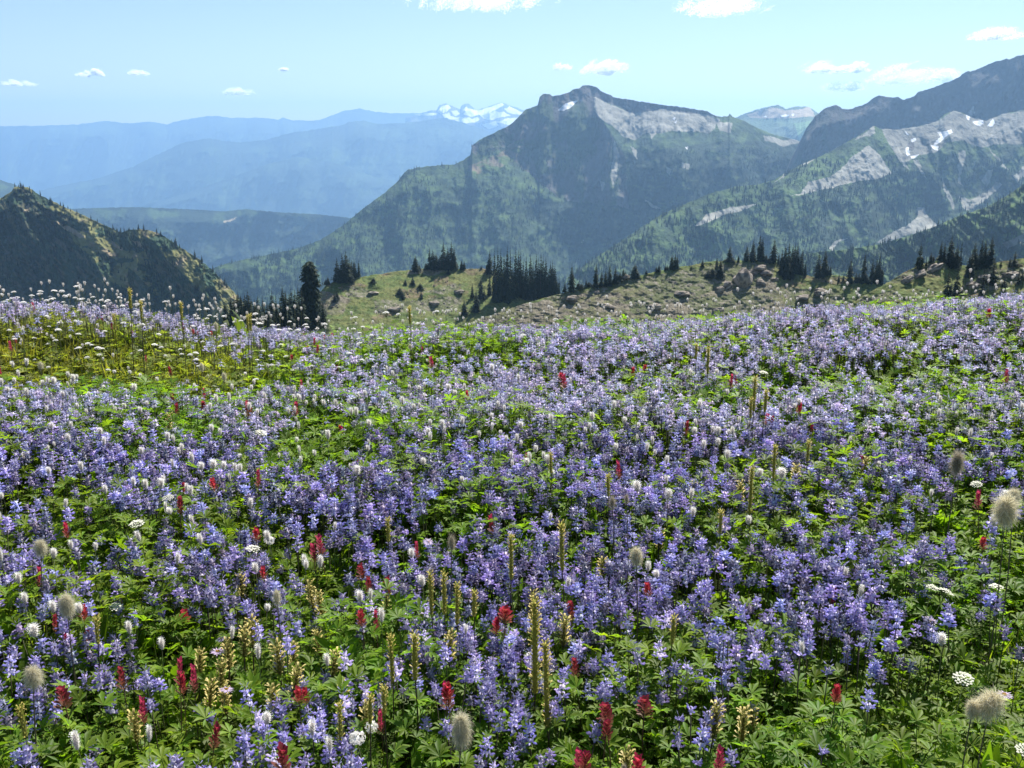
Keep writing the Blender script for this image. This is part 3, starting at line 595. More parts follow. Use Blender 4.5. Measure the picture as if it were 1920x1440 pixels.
clump([z5(*q) for q in [(1545, 200, 352, 40), (1562, 170, 352, 44), (1580, 110, 300, 46), (1600, 180, 300, 30), (1625, 75, 298, 34), (1648, 95, 295, 36), (1690, 70, 285, 50), (1668, 190, 290, 40), (1765, 240, 280, 14)]], ["rocky_bank"], "in the rocky bank's right stand", "firs on the crest of the rocky bank, right stand")
clump([z5(*q) for q in [(1405, 300, 490, 66, 4), (1465, 260, 480, 60, 4), (1505, 320, 470, 36, 5), (1430, 380, 490, 60, 4), (1640, 280, 465, 60, 5), (1708, 210, 400, 84, 4), (1785, 320, 435, 52, 4), (1855, 175, 275, 66, 5), (1825, 220, 278, 24), (1880, 280, 400, 50, 5), (1905, 300, 375, 44, 4)]], ["rocky_bank"], "on the rocky bank's near side", "nearer loose-limbed firs on the rocky bank", "loose-limbed fir")
# left knoll groups
clump([(633, 482, 528, 15), (643, 474, 529, 15), (650, 469, 527, 20), (656, 484, 524, 12), (660, 484, 520, 10), (665, 484, 519, 10), (673, 481, 516, 6), (640, 500, 530, 18), (653, 498, 528, 20), (615, 514, 528, 8), (611, 518, 529, 7)], ["left_knoll"], "on the left knoll's left shoulder", "firs on the left shoulder of the left knoll")
clump([(779, 478, 508, 13), (786, 495, 508, 8), (799, 492, 505, 8), (806, 465, 505, 11), (812, 467, 505, 12), (818, 474, 505, 13), (825, 478, 505, 12), (832, 453, 505, 13), (838, 476, 505, 13), (840, 462, 505, 11), (847, 452, 505, 14), (852, 462, 504, 12), (866, 488, 505, 6), (870, 491, 505, 5)], ["left_knoll"], "in the group on top of the left knoll", "firs on top of the left knoll")
clump([(774, 518, 534, 8), (760, 523, 534, 6), (788, 530, 542, 12), (750, 538, 552, 13), (755, 545, 560, 8), (632, 545, 560, 9), (700, 520, 530, 10), (628, 548, 566, 8), (790, 545, 560, 6), (840, 508, 514, 8)], ["left_knoll"], "scattered on the left knoll's slope", "small firs on the left knoll slope")
# big round-headed fir and the wood rising out of the hidden valley
place_fir(585, 484, 610, 35, ["left_knoll"], "massive column-shaped dark fir with a rounded top left of the knoll", "firs rising out of the valley", 6, 170)
val = [(436, 556), (442, 552), (449, 547), (455, 552), (462, 549), (468, 544), (474, 556), (480, 562), (486, 555), (495, 556), (503, 566), (513, 545), (520, 556), (533, 536), (538, 545), (545, 546), (549, 538), (556, 543), (562, 534), (568, 540), (572, 548), (527, 560), (425, 566), (600, 556), (607, 566)]
clump([(x, t - 3, 612, 12 + 5 * ((i * 7) % 3), None, 150 + (i * 13) % 30) for i, (x, t) in enumerate(val)], ["left_knoll"], "in the wood rising behind the meadow", "firs rising out of the valley")

# trees scattered over the left ridge: the larger ones as individuals
X, cr, PY, D, C = SHEETS["left_ridge"]
n_r = 0
for tries in range(6000):
    if n_r >= 118: break
    px = tr_rng.uniform(0, 500); c0 = np.interp(px, X, cr)
    py = c0 + (abs(tr_rng.normal()) * 60 if n_r > 34 else tr_rng.uniform(0, 5))
    if py > 600: continue
    if n_r > 34 and vnoise(px / 18., py / 18., 4) < .55: continue
    h = tr_rng.uniform(6, 14) * (1 + .4 * (px > 330)); 
    p = sheet_at("left_ridge", px, py); k = p[1] / F
    where = "on the skyline of the left ridge" if n_r <= 34 else ("on the light upper slope of the left ridge" if py < 480 else "on the lower flank of the left ridge")
    v = int(tr_rng.integers(0, 4)); sx = h * k * .30 / (2 * FIRV[v]['width'] * .92)
    root = make_thing(("fir", v), "fir_tree", fir_parts(v), p - np.array((0, 0, .03 * h * k)), tr_rng.random() * 6.28, (sx, sx, h * k))
    tag(root, "small dark fir " + where, "fir tree", "firs " + where); n_r += 1

# far forests: rough little cones in one object per mountainside
def cone_tpl(seed):
    r = np.random.default_rng(seed); b = B(); n = 5
    for (z0_, z1_, w0) in ((0, .6, .17), (.3, .85, .12), (.62, 1, .07)):
        ring = [(w0 * (.8 + .5 * r.random()) * math.cos(6.283 * k / n), w0 * (.8 + .5 * r.random()) * math.sin(6.283 * k / n), z0_ + .1 * r.random()) for k in range(n)]
        g = .8 + .4 * r.random()
        b.add(ring + [(0, 0, z1_)], (.020 * g, .036 * g, .020 * g), [(k, (k + 1) % n, n) for k in range(n)])
    return b.arr()
def forest(name, sname, N, hpx, region, seed, dens=.5, sheetseed=0, label=None, col=1.0):
    r = np.random.default_rng(seed); X, cr, PY, D, C = SHEETS[sname]
    P = at(np.repeat(X[None], PY.shape[0], 0), PY, D)
    out = []; M = N * 6
    ii = r.integers(1, PY.shape[0], M); jj = r.integers(0, len(X), M)
    px = X[jj]; py = PY[ii, jj]; cc_ = C[ii, jj]
    dark = (cc_.sum(1) < .20)
    skyl = ii < 4
    ok = region(px, py) & ((dark & (r.random(M) < .9)) | (r.random(M) < .10) & (cc_.sum(1) < .34)) & (vnoise(px / 25., py / 25., seed) > dens * .6)
    ok = np.where(ok)[0][:N]
    pos = P[ii[ok], jj[ok]]; k = pos[:, 1] / F
    h = hpx * k * r.uniform(.5, 1.25, len(ok)); pos = pos - np.stack([0 * h, 0 * h, h * .05], 1)
    ts = []
    for v in range(4):
        m = np.arange(len(ok)) % 4 == v
        ts.append(scatter(cone_tpl(seed * 9 + v), pos[m], r.random(m.sum()) * 6.28, np.stack([h[m] * .95, h[m] * .95, h[m]], 1), tint=np.repeat(r.uniform(.75, 1.3, (m.sum(), 1)), 3, 1) * col))
    o = link(name, mesh(name, cat(ts), M_needle)); o['kind'] = 'stuff'
forest("far_conifer_forest", "central_peak", 9000, 7, lambda x, y: (y > 280) | (x < 900), 201, .5)
forest("spur_conifer_forest", "scree_spur", 9000, 8.5, lambda x, y: y > 300, 202, .5)
forest("slope_conifer_forest", "wooded_slope", 7000, 11, lambda x, y: y > 0, 203, .3)
forest("ridge_conifer_forest", "left_ridge", 7000, 8, lambda x, y: y > 355, 204, .5)
forest("cliff_conifer_forest", "right_cliffs", 1200, 6, lambda x, y: y > 260, 205, .7)

# ------------------------------------------------------------------ boulders and loose rock on the knolls
def ico(sub):
    bm = bmesh.new(); bmesh.ops.create_icosphere(bm, subdivisions=sub, radius=1)
    v = np.array([q.co[:] for q in bm.verts]); f = np.array([[q.index for q in p.verts] for p in bm.faces]); bm.free()
    return v, f
def boulder_mesh(seed, sub=4):
    v, f = ico(sub); r = np.random.default_rng(seed)
    n = np.zeros(len(v))
    for k in range(14):           # flat broken faces
        d = r.normal(size=3); d /= np.linalg.norm(d); lim = r.uniform(.55, .9); q = v @ d
        m = q > lim; v = np.where(m[:, None], v - d[None] * (q - lim)[:, None] * .9, v)
    sc_ = 1 + .22 * (fbm(v[:, 0] * 2 + 7 + seed, v[:, 1] * 2 + v[:, 2] * 2.7, 4, seed) - .5) * 2 + .06 * (fbm(v[:, 0] * 9 + 3, v[:, 1] * 9 + v[:, 2] * 11, 3, seed + 4) - .5) * 2
    v = v * sc_[:, None]
    g = fbm(v[:, 0] * 3 + 20, v[:, 2] * 5 + v[:, 1] * 3, 4, seed + 9)
    c = mixf(np.array((.11, .095, .08)), np.array((.34, .29, .24)), sst(g, .35, .65)[None])[0]
    return dict(v=v, c=c, f3=f, f4=np.zeros((0, 4), int))
_bm = [mesh("boulder", boulder_mesh(300 + i), M_rock) for i in range(6)]
bo_l = [(1392, 516, 42, 42, "big rounded pale boulder with a dark split foot on the right knoll", 0), (1365, 533, 26, 20, "dark jagged rock at the left foot of the big rounded boulder", 1), (1348, 540, 24, 16, "broken grey rock lower left of the big rounded boulder", 2),
        (1424, 501, 40, 16, "long light grey outcrop on top of the right knoll", 3), (1410, 508, 34, 12, "lower ledge of the long grey outcrop on the right knoll", 4), (1437, 510, 30, 12, "outcrop ledge right of the long grey ledge", 5), (1426, 527, 28, 13, "oval boulder below the long grey outcrop", 1), (1452, 522, 18, 7, "small dark flat boulder right of the oval boulder", 2),
        (1072, 558, 34, 16, "dark rock hump left on the right knoll beside the dense stand", 3), (1118, 547, 18, 8, "pale flat boulder at the left end of the right knoll", 4), (1175, 518, 20, 12, "tawny boulder beside the squat fir on the saddle", 5),
        (1750, 500, 44, 14, "slanting grey slab on the crest of the rocky bank", 0), (1725, 512, 40, 12, "lower slanting grey slab on the rocky bank", 3), (1700, 522, 34, 10, "lowest slanting slab left on the rocky bank", 4), (1850, 518, 40, 12, "light outcrop at the right end of the rocky bank", 5), (1895, 512, 36, 14, "outcrop near the right edge of the picture", 2),
        (1824, 532, 34, 12, "sloping pale slab below the right stand of firs", 0), (1540, 545, 40, 14, "broad grey outcrop low on the right knoll", 1), (1505, 556, 40, 14, "dark outcrop low on the right knoll above the flowers", 3), (1345, 580, 34, 14, "grey outcrop low in the middle of the right knoll", 4), (1280, 548, 40, 12, "dark outcrop halfway up the right knoll", 5),
        (1225, 572, 34, 14, "dark crag at the left foot of the right knoll", 2), (1140, 572, 34, 10, "flat ledge at the far left foot of the right knoll", 1), (860, 545, 26, 8, "pale rock ledge on the left knoll slope", 4), (740, 578, 34, 10, "dark rock ledge low on the left knoll", 3), (700, 548, 24, 6, "narrow rock ledge left on the left knoll", 0), (812, 566, 30, 8, "rough rock ledge right of the low one on the left knoll", 2)]
for (px, py, w, h, lab, v) in bo_l:
    sn = "rocky_bank" if px > 1680 else ("right_knoll" if px > 900 else "left_knoll")
    p = sheet_at(sn, px, py + h * .35); k = p[1] / F
    o = link("boulder", _bm[v], None, (p[0], p[1], p[2] + h * k * .12)); o.scale = (w * k * .46, w * k * .42, h * k * .56); o.rotation_euler = (0, .2 if px > 1690 and px < 1800 else 0, float(tr_rng.random() * 6.28) if w < 1.6 * h else float(tr_rng.uniform(-.3, .3)))
    if 1690 < px < 1800: o.rotation_euler = (0, -.5, 0)
    tag(o, lab, "boulder", "boulders and outcrops on the knolls")
def loose(name, sname, N, seed, smax=9):
    r = np.random.default_rng(seed); X, cr, PY, D, C = SHEETS[sname]; P = at(np.repeat(X[None], PY.shape[0], 0), PY, D)
    M = N * 12; ii = r.integers(1, PY.shape[0], M); jj = r.integers(0, len(X), M); c_ = C[ii, jj]
    grey = (c_[:, 0] - c_[:, 1] > -.012) & (c_[:, 2] > .07)
    ok = np.where(grey & (X[jj] < 1960) & (vnoise(X[jj] / 12., PY[ii, jj] / 6., seed) > .4))[0][:N]; pos = P[ii[ok], jj[ok]]; k = pos[:, 1] / F
    s_ = np.clip(r.lognormal(.55, .6, len(ok)), .8, smax) * k * .55; ts = []
    for v in range(5):
        t = boulder_mesh(400 + v, 1); m = np.arange(len(ok)) % 5 == v
        ts.append(scatter(t, pos[m], r.random(m.sum()) * 6.28, np.stack([s_[m] * 1.3, s_[m], s_[m] * .6], 1), tilt=r.random(m.sum()) * .5, tdir=r.random(m.sum()) * 6.28, tint=np.repeat(r.uniform(.7, 1.15, (m.sum(), 1)), 3, 1)))
    o = link(name, mesh(name, cat(ts), M_rock)); o['kind'] = 'stuff'
loose("loose_rock", "right_knoll", 2600, 501, 2.2); loose("scattered_rock", "left_knoll", 1100, 502, 5); loose("broken_rock", "rocky_bank", 900, 503, 6)
def bush_tpl(seed):
    r = np.random.default_rng(seed); b = B()
    for k in range(46):
        d = r.normal(size=3); d[2] = abs(d[2]); d /= np.linalg.norm(d); p = d * r.uniform(.4, 1) * np.array((1, 1, .75)); s_ = r.uniform(.14, .3)
        a = r.normal(size=3); a /= np.linalg.norm(a); c = np.cross(a, d); g = r.uniform(.7, 1.35)
        b.quad(p - a * s_ - c * s_ * .6, p + a * s_ - c * s_ * .6, p + a * s_ * .7 + c * s_ * .6, p - a * s_ * .7 + c * s_ * .6, (.075 * g, .105 * g, .03 * g))
    return b.arr()
def bushes(name, sname, N, seed, size=(2, 6)):
    r = np.random.default_rng(seed); X, cr, PY, D, C = SHEETS[sname]; P = at(np.repeat(X[None], PY.shape[0], 0), PY, D)
    M = N * 10; ii = r.integers(0, PY.shape[0], M); jj = r.integers(0, len(X), M); c_ = C[ii, jj]
    gr = (c_[:, 1] > c_[:, 0] * .82) & (c_[:, 2] < .085)
    ok = np.where(gr & (vnoise(X[jj] / 20., PY[ii, jj] / 8., seed) > .42))[0][:N]; pos = P[ii[ok], jj[ok]]; k = pos[:, 1] / F; s_ = r.uniform(*size, len(ok)) * k * .6; ts = []
    for v in range(4):
        m = np.arange(len(ok)) % 4 == v; g = r.uniform(.6, 1.5, (m.sum(), 1))
        ts.append(scatter(bush_tpl(600 + v), pos[m], r.random(m.sum()) * 6.28, np.stack([s_[m], s_[m], s_[m] * .6], 1), tint=g * np.array([[1.15, 1, .8]]) ** r.uniform(-1, 2, (m.sum(), 1))))
    o = link(name, mesh(name, cat(ts), M_leaf)); o['kind'] = 'stuff'
bushes("low_heather", "right_knoll", 900, 511, (1, 2.8)); bushes("heather_cover", "left_knoll", 1500, 512, (1, 3.5)); bushes("bank_heather", "rocky_bank", 1200, 513, (1, 3.5))
# ------------------------------------------------------------------ the flower meadow
mr = np.random.default_rng(77)
_gx = np.arange(60, 1900, 120.); _gy = np.array([560, 580, 620, 660, 700, 750, 800, 850, 900, 950, 1000, 1050, 1100, 1150, 1200, 1250, 1300, 1350, 1400.])
LUP = """3232344456778888
3444556567899999
1124435358997787
0002256348868445
0000235767848232
9846677889888576
9976447789985383
9997446899999884
4577789999999984
3344776589999872
3226778899999721
5488649999999842
3357447988998642
3332433877898522
8621323866474422
6640024646343310
4522743644211200
5637864343331000
5774644342311000"""
LUP = np.array([[int(c) for c in l] for l in LUP.split()], float)
# heads of the white bottlebrush flower
BIS = """5787755565667665
7999875676555555
5443232333222233
5433322223332111
6655434443332222
7766565666554343
6656767888765332
6567776777543222
5455643444432122
4454432222222122
4222221111111111
2211221111111111
2211111111011111
1100000000000000
0000000000000000
0000000000000000
0000000000000000
0000000000000000
0000000000000000"""
BIS = np.array([[int(c) for c in l] for l in BIS.split()], float)
def grid(G, px, py):
    fx = np.clip((px - _gx[0]) / 120., 0, 14.999); fy = np.clip(np.interp(py, _gy, np.arange(len(_gy))), 0, len(_gy) - 1.001)
    i = fx.astype(int); j = fy.astype(int); a = fx - i; b = fy - j
    return (G[j, i] * (1 - a) + G[j, i + 1] * a) * (1 - b) + (G[j + 1, i] * (1 - a) + G[j + 1, i + 1] * a) * b
def field(n_per_m2, ymin=.9, ymax=9.6, margin=1.7):
    """random points over the meadow shelf"""
    A = np.trapz(2 * (.56 * np.linspace(ymin, ymax, 50) + margin), np.linspace(ymin, ymax, 50)); N = int(A * n_per_m2 * 1.9)
    y = mr.uniform(ymin, ymax, N); x = mr.uniform(-1, 1, N) * (.56 * ymax + margin)
    m = np.abs(x) < .56 * y + margin; x, y = x[m], y[m]
    k = int(A * n_per_m2); return x[:k], y[:k]
def on_meadow(px, py, h):
    """root position of a plant of height h whose top shows at the photograph pixel"""
    a, b = slope_of(px, py); Y = 4.0
    for _ in range(60):
        z = zg(a * Y, Y) + h; t = (float(z) - CZ) / b; Y = .5 * Y + .5 * min(max(t, 1.0), 9.0)
    return np.array((a * Y, Y, float(zg(a * Y, Y))))

VIO = np.array((.44, .36, .66)); BLU = np.array((.37, .37, .70)); PAL = np.array((.76, .72, .86)); WHT = np.array((.90, .88, .91))
def blossom(b, r, o, d, up, s, tone, lod=0):
    """one pea flower: reflexed pale-centred banner standing over a folded violet boat"""
    d = d / np.linalg.norm(d); sd = np.cross(d, up); sd /= np.linalg.norm(sd); up = np.cross(sd, d)
    g = r.uniform(.75, 1.2); w = tone * g; w2 = tone * g * .85; c0 = WHT if r.random() < .55 else PAL
    tp_ = WHT if r.random() < .68 else PAL * .7 + w * .3; k = o + d * s * .25; bt = k + up * s * .85 - d * s * .05  # most banner tips painted white as sun glints; the rest pale
    L = k + up * s * .50 + sd * s * .52 - d * s * .22; Rr = k + up * s * .50 - sd * s * .52 - d * s * .22
    if lod:
        b.add([k, L, bt, Rr], [tuple(c0), tuple(w * 1.1), tuple(tp_), tuple(w * 1.1)], [(0, 1, 2, 3)])
        e = o + d * s * 1.05 - up * s * .15; b.add([o, o + d * s * .6 + sd * s * .3, e, o + d * s * .6 - sd * s * .3], [tuple(w2), tuple(w), tuple(w), tuple(w)], [(0, 1, 2, 3)])
        return
    b.add([k, L, k + up * s * .80 + sd * s * .36 - d * s * .1, bt, k + up * s * .80 - sd * s * .36 - d * s * .1, Rr], [tuple(c0), tuple(w), tuple(w * 1.15), tuple(tp_), tuple(w * 1.15), tuple(w)], [(0, 1, 2, 3), (0, 3, 4, 5)])
    tp = o + d * s * .9 + up * s * .28; e = o + d * s * 1.15 - up * s * .05; lo = o + d * s * .55 - up * s * .22
    for q in (1, -1):
        m = o + d * s * .6 + sd * q * s * .30 + up * s * .06
        b.add([o + up * s * .1, m, e, tp], [tuple(w2), tuple(w * 1.1), tuple(w), tuple(w * 1.2)], [(0, 1, 2, 3)])
        b.add([o, lo, e, m], [tuple(w2), tuple(w2), tuple(w2), tuple(w)], [(0, 1, 2, 3)])
def lupin_head(seed, lod=0, H=.115, faded=False):
    r = np.random.default_rng(seed); b = B(); W = 3 if lod else 4; tone = VIO * (1 - r.random()) + BLU * r.random(); tone = tone * r.uniform(.85, 1.15)
    for i in range(W):
        f = i / (W - 1); z = -H * (1 - f); n = 6 if f < .75 else 5; s = .0132 * (1 - .4 * max(0, f - .35)); rad = .0075 * (1 - .5 * f)
        if faded and f < .5: continue
        a0 = r.random() * 6
        for k in range(n):
            if r.random() < .1: continue
            a = a0 + 6.283 * k / n + r.normal() * .25; e = (.15 if lod else .4) + .9 * max(0, f - .4) + r.normal() * .2
            d = np.array((math.cos(a), math.sin(a), e)); o = np.array((math.cos(a) * rad, math.sin(a) * rad, z + r.normal() * .003))
            if f > .9: b.add([o, o + d * .006 + (0, 0, .002), o + d * .009, o + d * .006 - (0, 0, .002)], (.30, .30, .50), [(0, 1, 2, 3)])
            else: blossom(b, r, o, d, np.array((0, 0, 1.)), s * r.uniform(.85, 1.15), tone, lod)
    return b.arr()
def stem_tpl(H, r0, col, bend=.02, n=4, seg=5, seed=0, col2=None):
    r = np.random.default_rng(seed); b = B(); a = r.random() * 6.28
    pts = [(math.cos(a) * bend * math.sin(t * math.pi) , math.sin(a) * bend * math.sin(t * math.pi), t * H) for t in np.linspace(0, 1, seg)]
    b.tube(pts, [r0 * (1 - .4 * t) for t in np.linspace(0, 1, seg)], n, [tuple(np.array(col) * (1 - t) + np.array(col2 if col2 is not None else col) * t) for t in np.linspace(0, 1, seg)])
    return b.arr()
def palmate(r, b, o, ax, nrm, L, n=7, col=(.15, .25, .03), lod=0, fold=.25):
    """fan of leaflets in the plane across nrm, pointing mostly along ax"""
    ax = ax / np.linalg.norm(ax); sd = np.cross(nrm, ax); sd /= np.linalg.norm(sd); nn = np.cross(ax, sd)
    for k in range(n):
        a = (k - (n - 1) / 2) * (4.3 / n) + r.normal() * .08; d = ax * math.cos(a) + sd * math.sin(a); p = -ax * math.sin(a) + sd * math.cos(a)
        l = L * (1 - .13 * abs(k - (n - 1) / 2)) * r.uniform(.85, 1.1); w = l * .15; up = nn * l * (.25 + r.normal() * .1); g = r.uniform(.75, 1.25); c = (col[0] * g * r.uniform(.85, 1.2), col[1] * g, col[2] * g)
        e = o + d * l + up * .5; m = o + d * l * .58 + up * .8
        if lod: b.quad(o, m + p * w, e, m - p * w, c)
        else: b.add([o, m + p * w + nn * w * fold, e, m - p * w + nn * w * fold, m - nn * w * .3], [c, c, c, c, tuple(q * .8 for q in c)], [(0, 1, 4), (1, 2, 4), (2, 3, 4), (3, 0, 4)])
def leaf_tpl(seed, lod=0, n=7, L=.042, pet=.10, col=(.15, .25, .03), up=.5):
    r = np.random.default_rng(seed); b = B(); a = r.random() * 6.28
    e = np.array((pet * .5, 0, pet)); b.tube([(0, 0, 0), (pet * .2, 0, pet * .55), tuple(e)], [.0011, .0010, .0009], 3, (.07, .10, .03), cap=False)
    palmate(r, b, e, np.array((1, 0, .15)), np.array((-up * .5, 0, 1.)), L, n, col, lod)
    return b.arr()
def blade_tuft(seed, n=9, L=.16, w=.0022, col=(.165, .225, .035), spread=.5):
    r = np.random.default_rng(seed); b = B()
    for k in range(n):
        a = r.random() * 6.28; l = L * r.uniform(.5, 1.15); d = np.array((math.cos(a), math.sin(a), 0)) * spread * r.uniform(.2, 1); s_ = np.array((-math.sin(a), math.cos(a), 0)) * w * r.uniform(.7, 1.5); o = r.normal(size=3) * (.012, .012, 0); g = r.uniform(.7, 1.3); c = (col[0] * g, col[1] * g, col[2] * g)
        p1 = o + d * l * .3 + (0, 0, l * .5); p2 = o + d * l * .9 + (0, 0, l * .85)
        b.add([o - s_, o + s_, p1 + s_, p1 - s_, p2], c, [(0, 1, 2, 3), (3, 2, 4)])
    return b.arr()
def broad_tpl(seed, n=5, L=.07, w=.016, col=(.135, .235, .024)):
    """clump of upright lance leaves"""
    r = np.random.default_rng(seed); b = B()
    for k in range(n):
        a = r.random() * 6.28; l = L * r.uniform(.7, 1.3); d = np.array((math.cos(a), math.sin(a), r.uniform(.5, 1.8))); d /= np.linalg.norm(d); s_ = np.cross(d, (0, 0, 1.)); s_ /= np.linalg.norm(s_); nn = np.cross(s_, d); o = r.normal(size=3) * (.012, .012, 0) + (0, 0, .03 * r.random()); g = r.uniform(.7, 1.3); c = (col[0] * g, col[1] * g, col[2] * g)
        m1 = o + d * l * .3 ; m2 = o + d * l * .7 + nn * l * -.08; e = o + d * l + nn * l * -.2; W = w * r.uniform(.7, 1.2)
        b.add([o, m1 + s_ * W * .8, m2 + s_ * W * .7, e, m2 - s_ * W * .7, m1 - s_ * W * .8, m1 - nn * W * .4, m2 - nn * W * .4], c, [(0, 1, 6), (1, 2, 7, 6), (2, 3, 7), (3, 4, 7), (4, 5, 6, 7), (5, 0, 6)])
    return b.arr()
def fern_tpl(seed, L=.13, col=(.145, .22, .03), n=5):
    r = np.random.default_rng(seed); b = B()
    for k in range(n):
        a = r.random() * 6.28; l = L * r.uniform(.6, 1.15); el = r.uniform(.5, 1.3); g = r.uniform(.75, 1.25); c = (col[0] * g, col[1] * g, col[2] * g)
        for q in range(9):
            t = (q + 1.5) / 10; p = np.array((math.cos(a) * l * t, math.sin(a) * l * t, l * math.sin(el) * t * (1.25 - .55 * t))); hw = l * .28 * math.sin(math.pi * min(1, t * .8 + .18)); fw = l * .035
            d = np.array((math.cos(a), math.sin(a), .3)); s_ = np.array((-math.sin(a), math.cos(a), .1 * r.normal()))
            for sg in (1, -1):
                e = p + s_ * sg * hw + d * hw * .5; m = p + s_ * sg * hw * .5 + d * (hw * .25 + fw); m2 = p + s_ * sg * hw * .55 + d * (hw * .2 - fw); b.quad(p, m2, e, m, c)
    return b.arr()

# --- ground cover: nobody could count it
def cover(name, tpls, x, y, zoff, size, mat, tint_rng=(.7, 1.3), tilt=.35, tints=None):
    N = len(x); pos = np.stack([x, y, zg(x, y) + zoff], 1); ts = []
    for v, t in enumerate(tpls):
        m = np.where(np.arange(N) % len(tpls) == v)[0]; g = mr.uniform(*tint_rng, (len(m), 1)); tt = np.repeat(g, 3, 1)
        if tints is not None: tt = tt * tints[m]
        ts.append(scatter(t, pos[m], mr.random(len(m)) * 6.283, size[m], tilt=np.abs(mr.normal(size=len(m))) * tilt, tdir=mr.random(len(m)) * 6.283, tint=tt))
    o = link(name, mesh(name, cat(ts), mat)); o['kind'] = 'stuff'; return o
def hue(x, y, px, py):
    """yellower, drier greens in the short turf at upper left, fresh greens elsewhere"""
    d = sst(-px, -640, -380) * sst(-py, -745, -690); n = fbm(x * 2.2, y * 2.2, 3, 131)
    t = np.stack([1.08 + .38 * d + .5 * (n - .5), 1.08 - .05 * d + .1 * (n - .5), .8 + 1.0 * d + 0 * n], 1); return t
# height of the leafy layer, lower in the turf
def canopy(x, y, px, py):
    d = sst(-px, -640, -400) * sst(-py, -745, -690) * sst(py, 585, 620); n = fbm(x * 3.1, y * 3.1, 4, 133); return (.09 + .16 * sst(n, .25, .75)) * (1 - .62 * d)
x, y = field(1500); px, py = to_px(x, y, zg(x, y) + .2); far = y > 4.2
ch = canopy(x, y, px, py) * mr.uniform(.45, 1.12, len(x)) - .06
big = mr.uniform(.55, 1.22, len(x)); tn = hue(x, y, px, py)
m = ~far; cover("lupine_foliage", [leaf_tpl(700 + i) for i in range(8)], x[m], y[m], ch[m], big[m], M_leaf, tints=tn[m])
m = far & (mr.random(len(x)) < .62); cover("far_lupine_foliage", [leaf_tpl(720 + i, 1, 6) for i in range(8)], x[m], y[m], ch[m], big[m] * 1.05, M_leaf, tints=tn[m])
x, y = field(260); px, py = to_px(x, y, zg(x, y) + .2); ch = canopy(x, y, px, py) * mr.uniform(.3, .8, len(x)) - .03
cover("leafy_ground_cover", [broad_tpl(740 + i) for i in range(8)], x, y, ch, mr.uniform(.6, 1.3, len(x)), M_leaf, tints=hue(x, y, px, py))
x, y = field(140); px, py = to_px(x, y, zg(x, y) + .1); d = sst(-px, -700, -300) * sst(-py, -760, -690); k = mr.random(len(x)) < .28 + .7 * d; x, y, px, py = x[k], y[k], px[k], py[k]
cover("meadow_grass", [blade_tuft(760 + i) for i in range(6)], x, y, 0 * x, mr.uniform(.7, 1.5, len(x)), M_leaf, tints=hue(x, y, px, py))
x, y = field(110); px, py = to_px(x, y, zg(x, y) + .2)
fr = np.maximum.reduce([sst(px, 1300, 1650) * sst(py, 1020, 1250), sst(-px, -560, -300) * sst(-py, -740, -700) * .8, (.2 + 0 * px)]); k = mr.random(len(x)) < fr; x, y, px, py = x[k], y[k], px[k], py[k]
cover("ferny_foliage", [fern_tpl(780 + i) for i in range(5)], x, y, canopy(x, y, px, py) * .5, mr.uniform(.7, 1.2, len(x)), M_leaf, tints=hue(x, y, px, py))
x = mr.uniform(-1, 1, 9000); y = 9 + 60 * mr.random(9000) ** 1.6; x = x * (y * .7 + 3); k = vnoise(x * .3, y * .3, 9) > .3
cover("slope_heather", [bush_tpl(650 + i) for i in range(4)], x[k], y[k], 0 * x[k], mr.uniform(.10, .34, k.sum()) * (1 + y[k] / 40), M_leaf)
# rust-red dwarf foliage at the far left
x = mr.uniform(-4.6, -3.0, 500); y = mr.uniform(6.4, 7.6, 500); px, py = to_px(x, y, zg(x, y) + .15); k = (vnoise(x * 2.4, y * 5, 7) > .5); x, y = x[k], y[k]
cover("red_dwarf_foliage", [broad_tpl(790, 8, .05, .007, (.26, .07, .035)), broad_tpl(791, 8, .05, .007, (.30, .12, .05))], x, y, .10 + 0 * x, mr.uniform(.8, 1.3, len(x)), M_leaf)

# --- where a plant stands, in words
def zone(px, py):
    r_ = "meadow's far edge" if py < 625 else "far meadow" if py < 745 else "middle of the meadow" if py < 960 else "nearer meadow" if py < 1180 else "close foreground"
    c_ = "far left" if px < 330 else "left" if px < 720 else "centre" if px < 1200 else "right" if px < 1590 else "far right"
    return f"at {c_}, {r_}"
LABS = {}
def put(key, name, parts, root_pos, h, H0, label, category, group, rz=None, sx=1.0, tilt=.05):
    s_ = h / H0; t1, t2 = mr.normal(size=2) * tilt
    o = make_thing(key, name, parts, (root_pos[0], root_pos[1], root_pos[2] - .01), mr.random() * 6.28 if rz is None else rz, (s_ * sx, s_ * sx, s_), (t1, t2))
    return tag(o, label, category, group)

# --- lupines
HL = .34
def lup_parts(i, faded=False):
    def f():
        r = np.random.default_rng(900 + i); hd = lupin_head(810 + i, 0, .036 + .026 * r.random(), faded); hd['v'] = hd['v'] + (0, 0, HL)
        out = [("flower_spike", mesh("lupine_flower_spike", hd, M_petal)), ("stem", mesh("lupine_stem", stem_tpl(HL, .0021, (.07, .085, .035), .0, 4, 4, i, (.10, .07, .07)), M_stem))]
        for k in range(3):
            t = leaf_tpl(950 + i * 5 + k, 0, 7, .040, .05, (.15, .25, .03)); a = r.random() * 6.28; c, s_ = math.cos(a), math.sin(a); v = t['v'].copy(); v[:, 0], v[:, 1] = t['v'][:, 0] * c - t['v'][:, 1] * s_, t['v'][:, 0] * s_ + t['v'][:, 1] * c
            t['v'] = v + (0, 0, HL * (.22 + .17 * k)); out.append(("leaf", mesh("lupine_leaf", t, M_leaf)))
        return out
    return f
x, y = field(720, 1.0, 7.3); h = mr.uniform(.21, .33, len(x)) - .015 * sst(y, 4, 6.2) + .05 * (fbm(x * 2, y * 2, 3, 141) - .5); px, py = to_px(x, y, zg(x, y) + h)
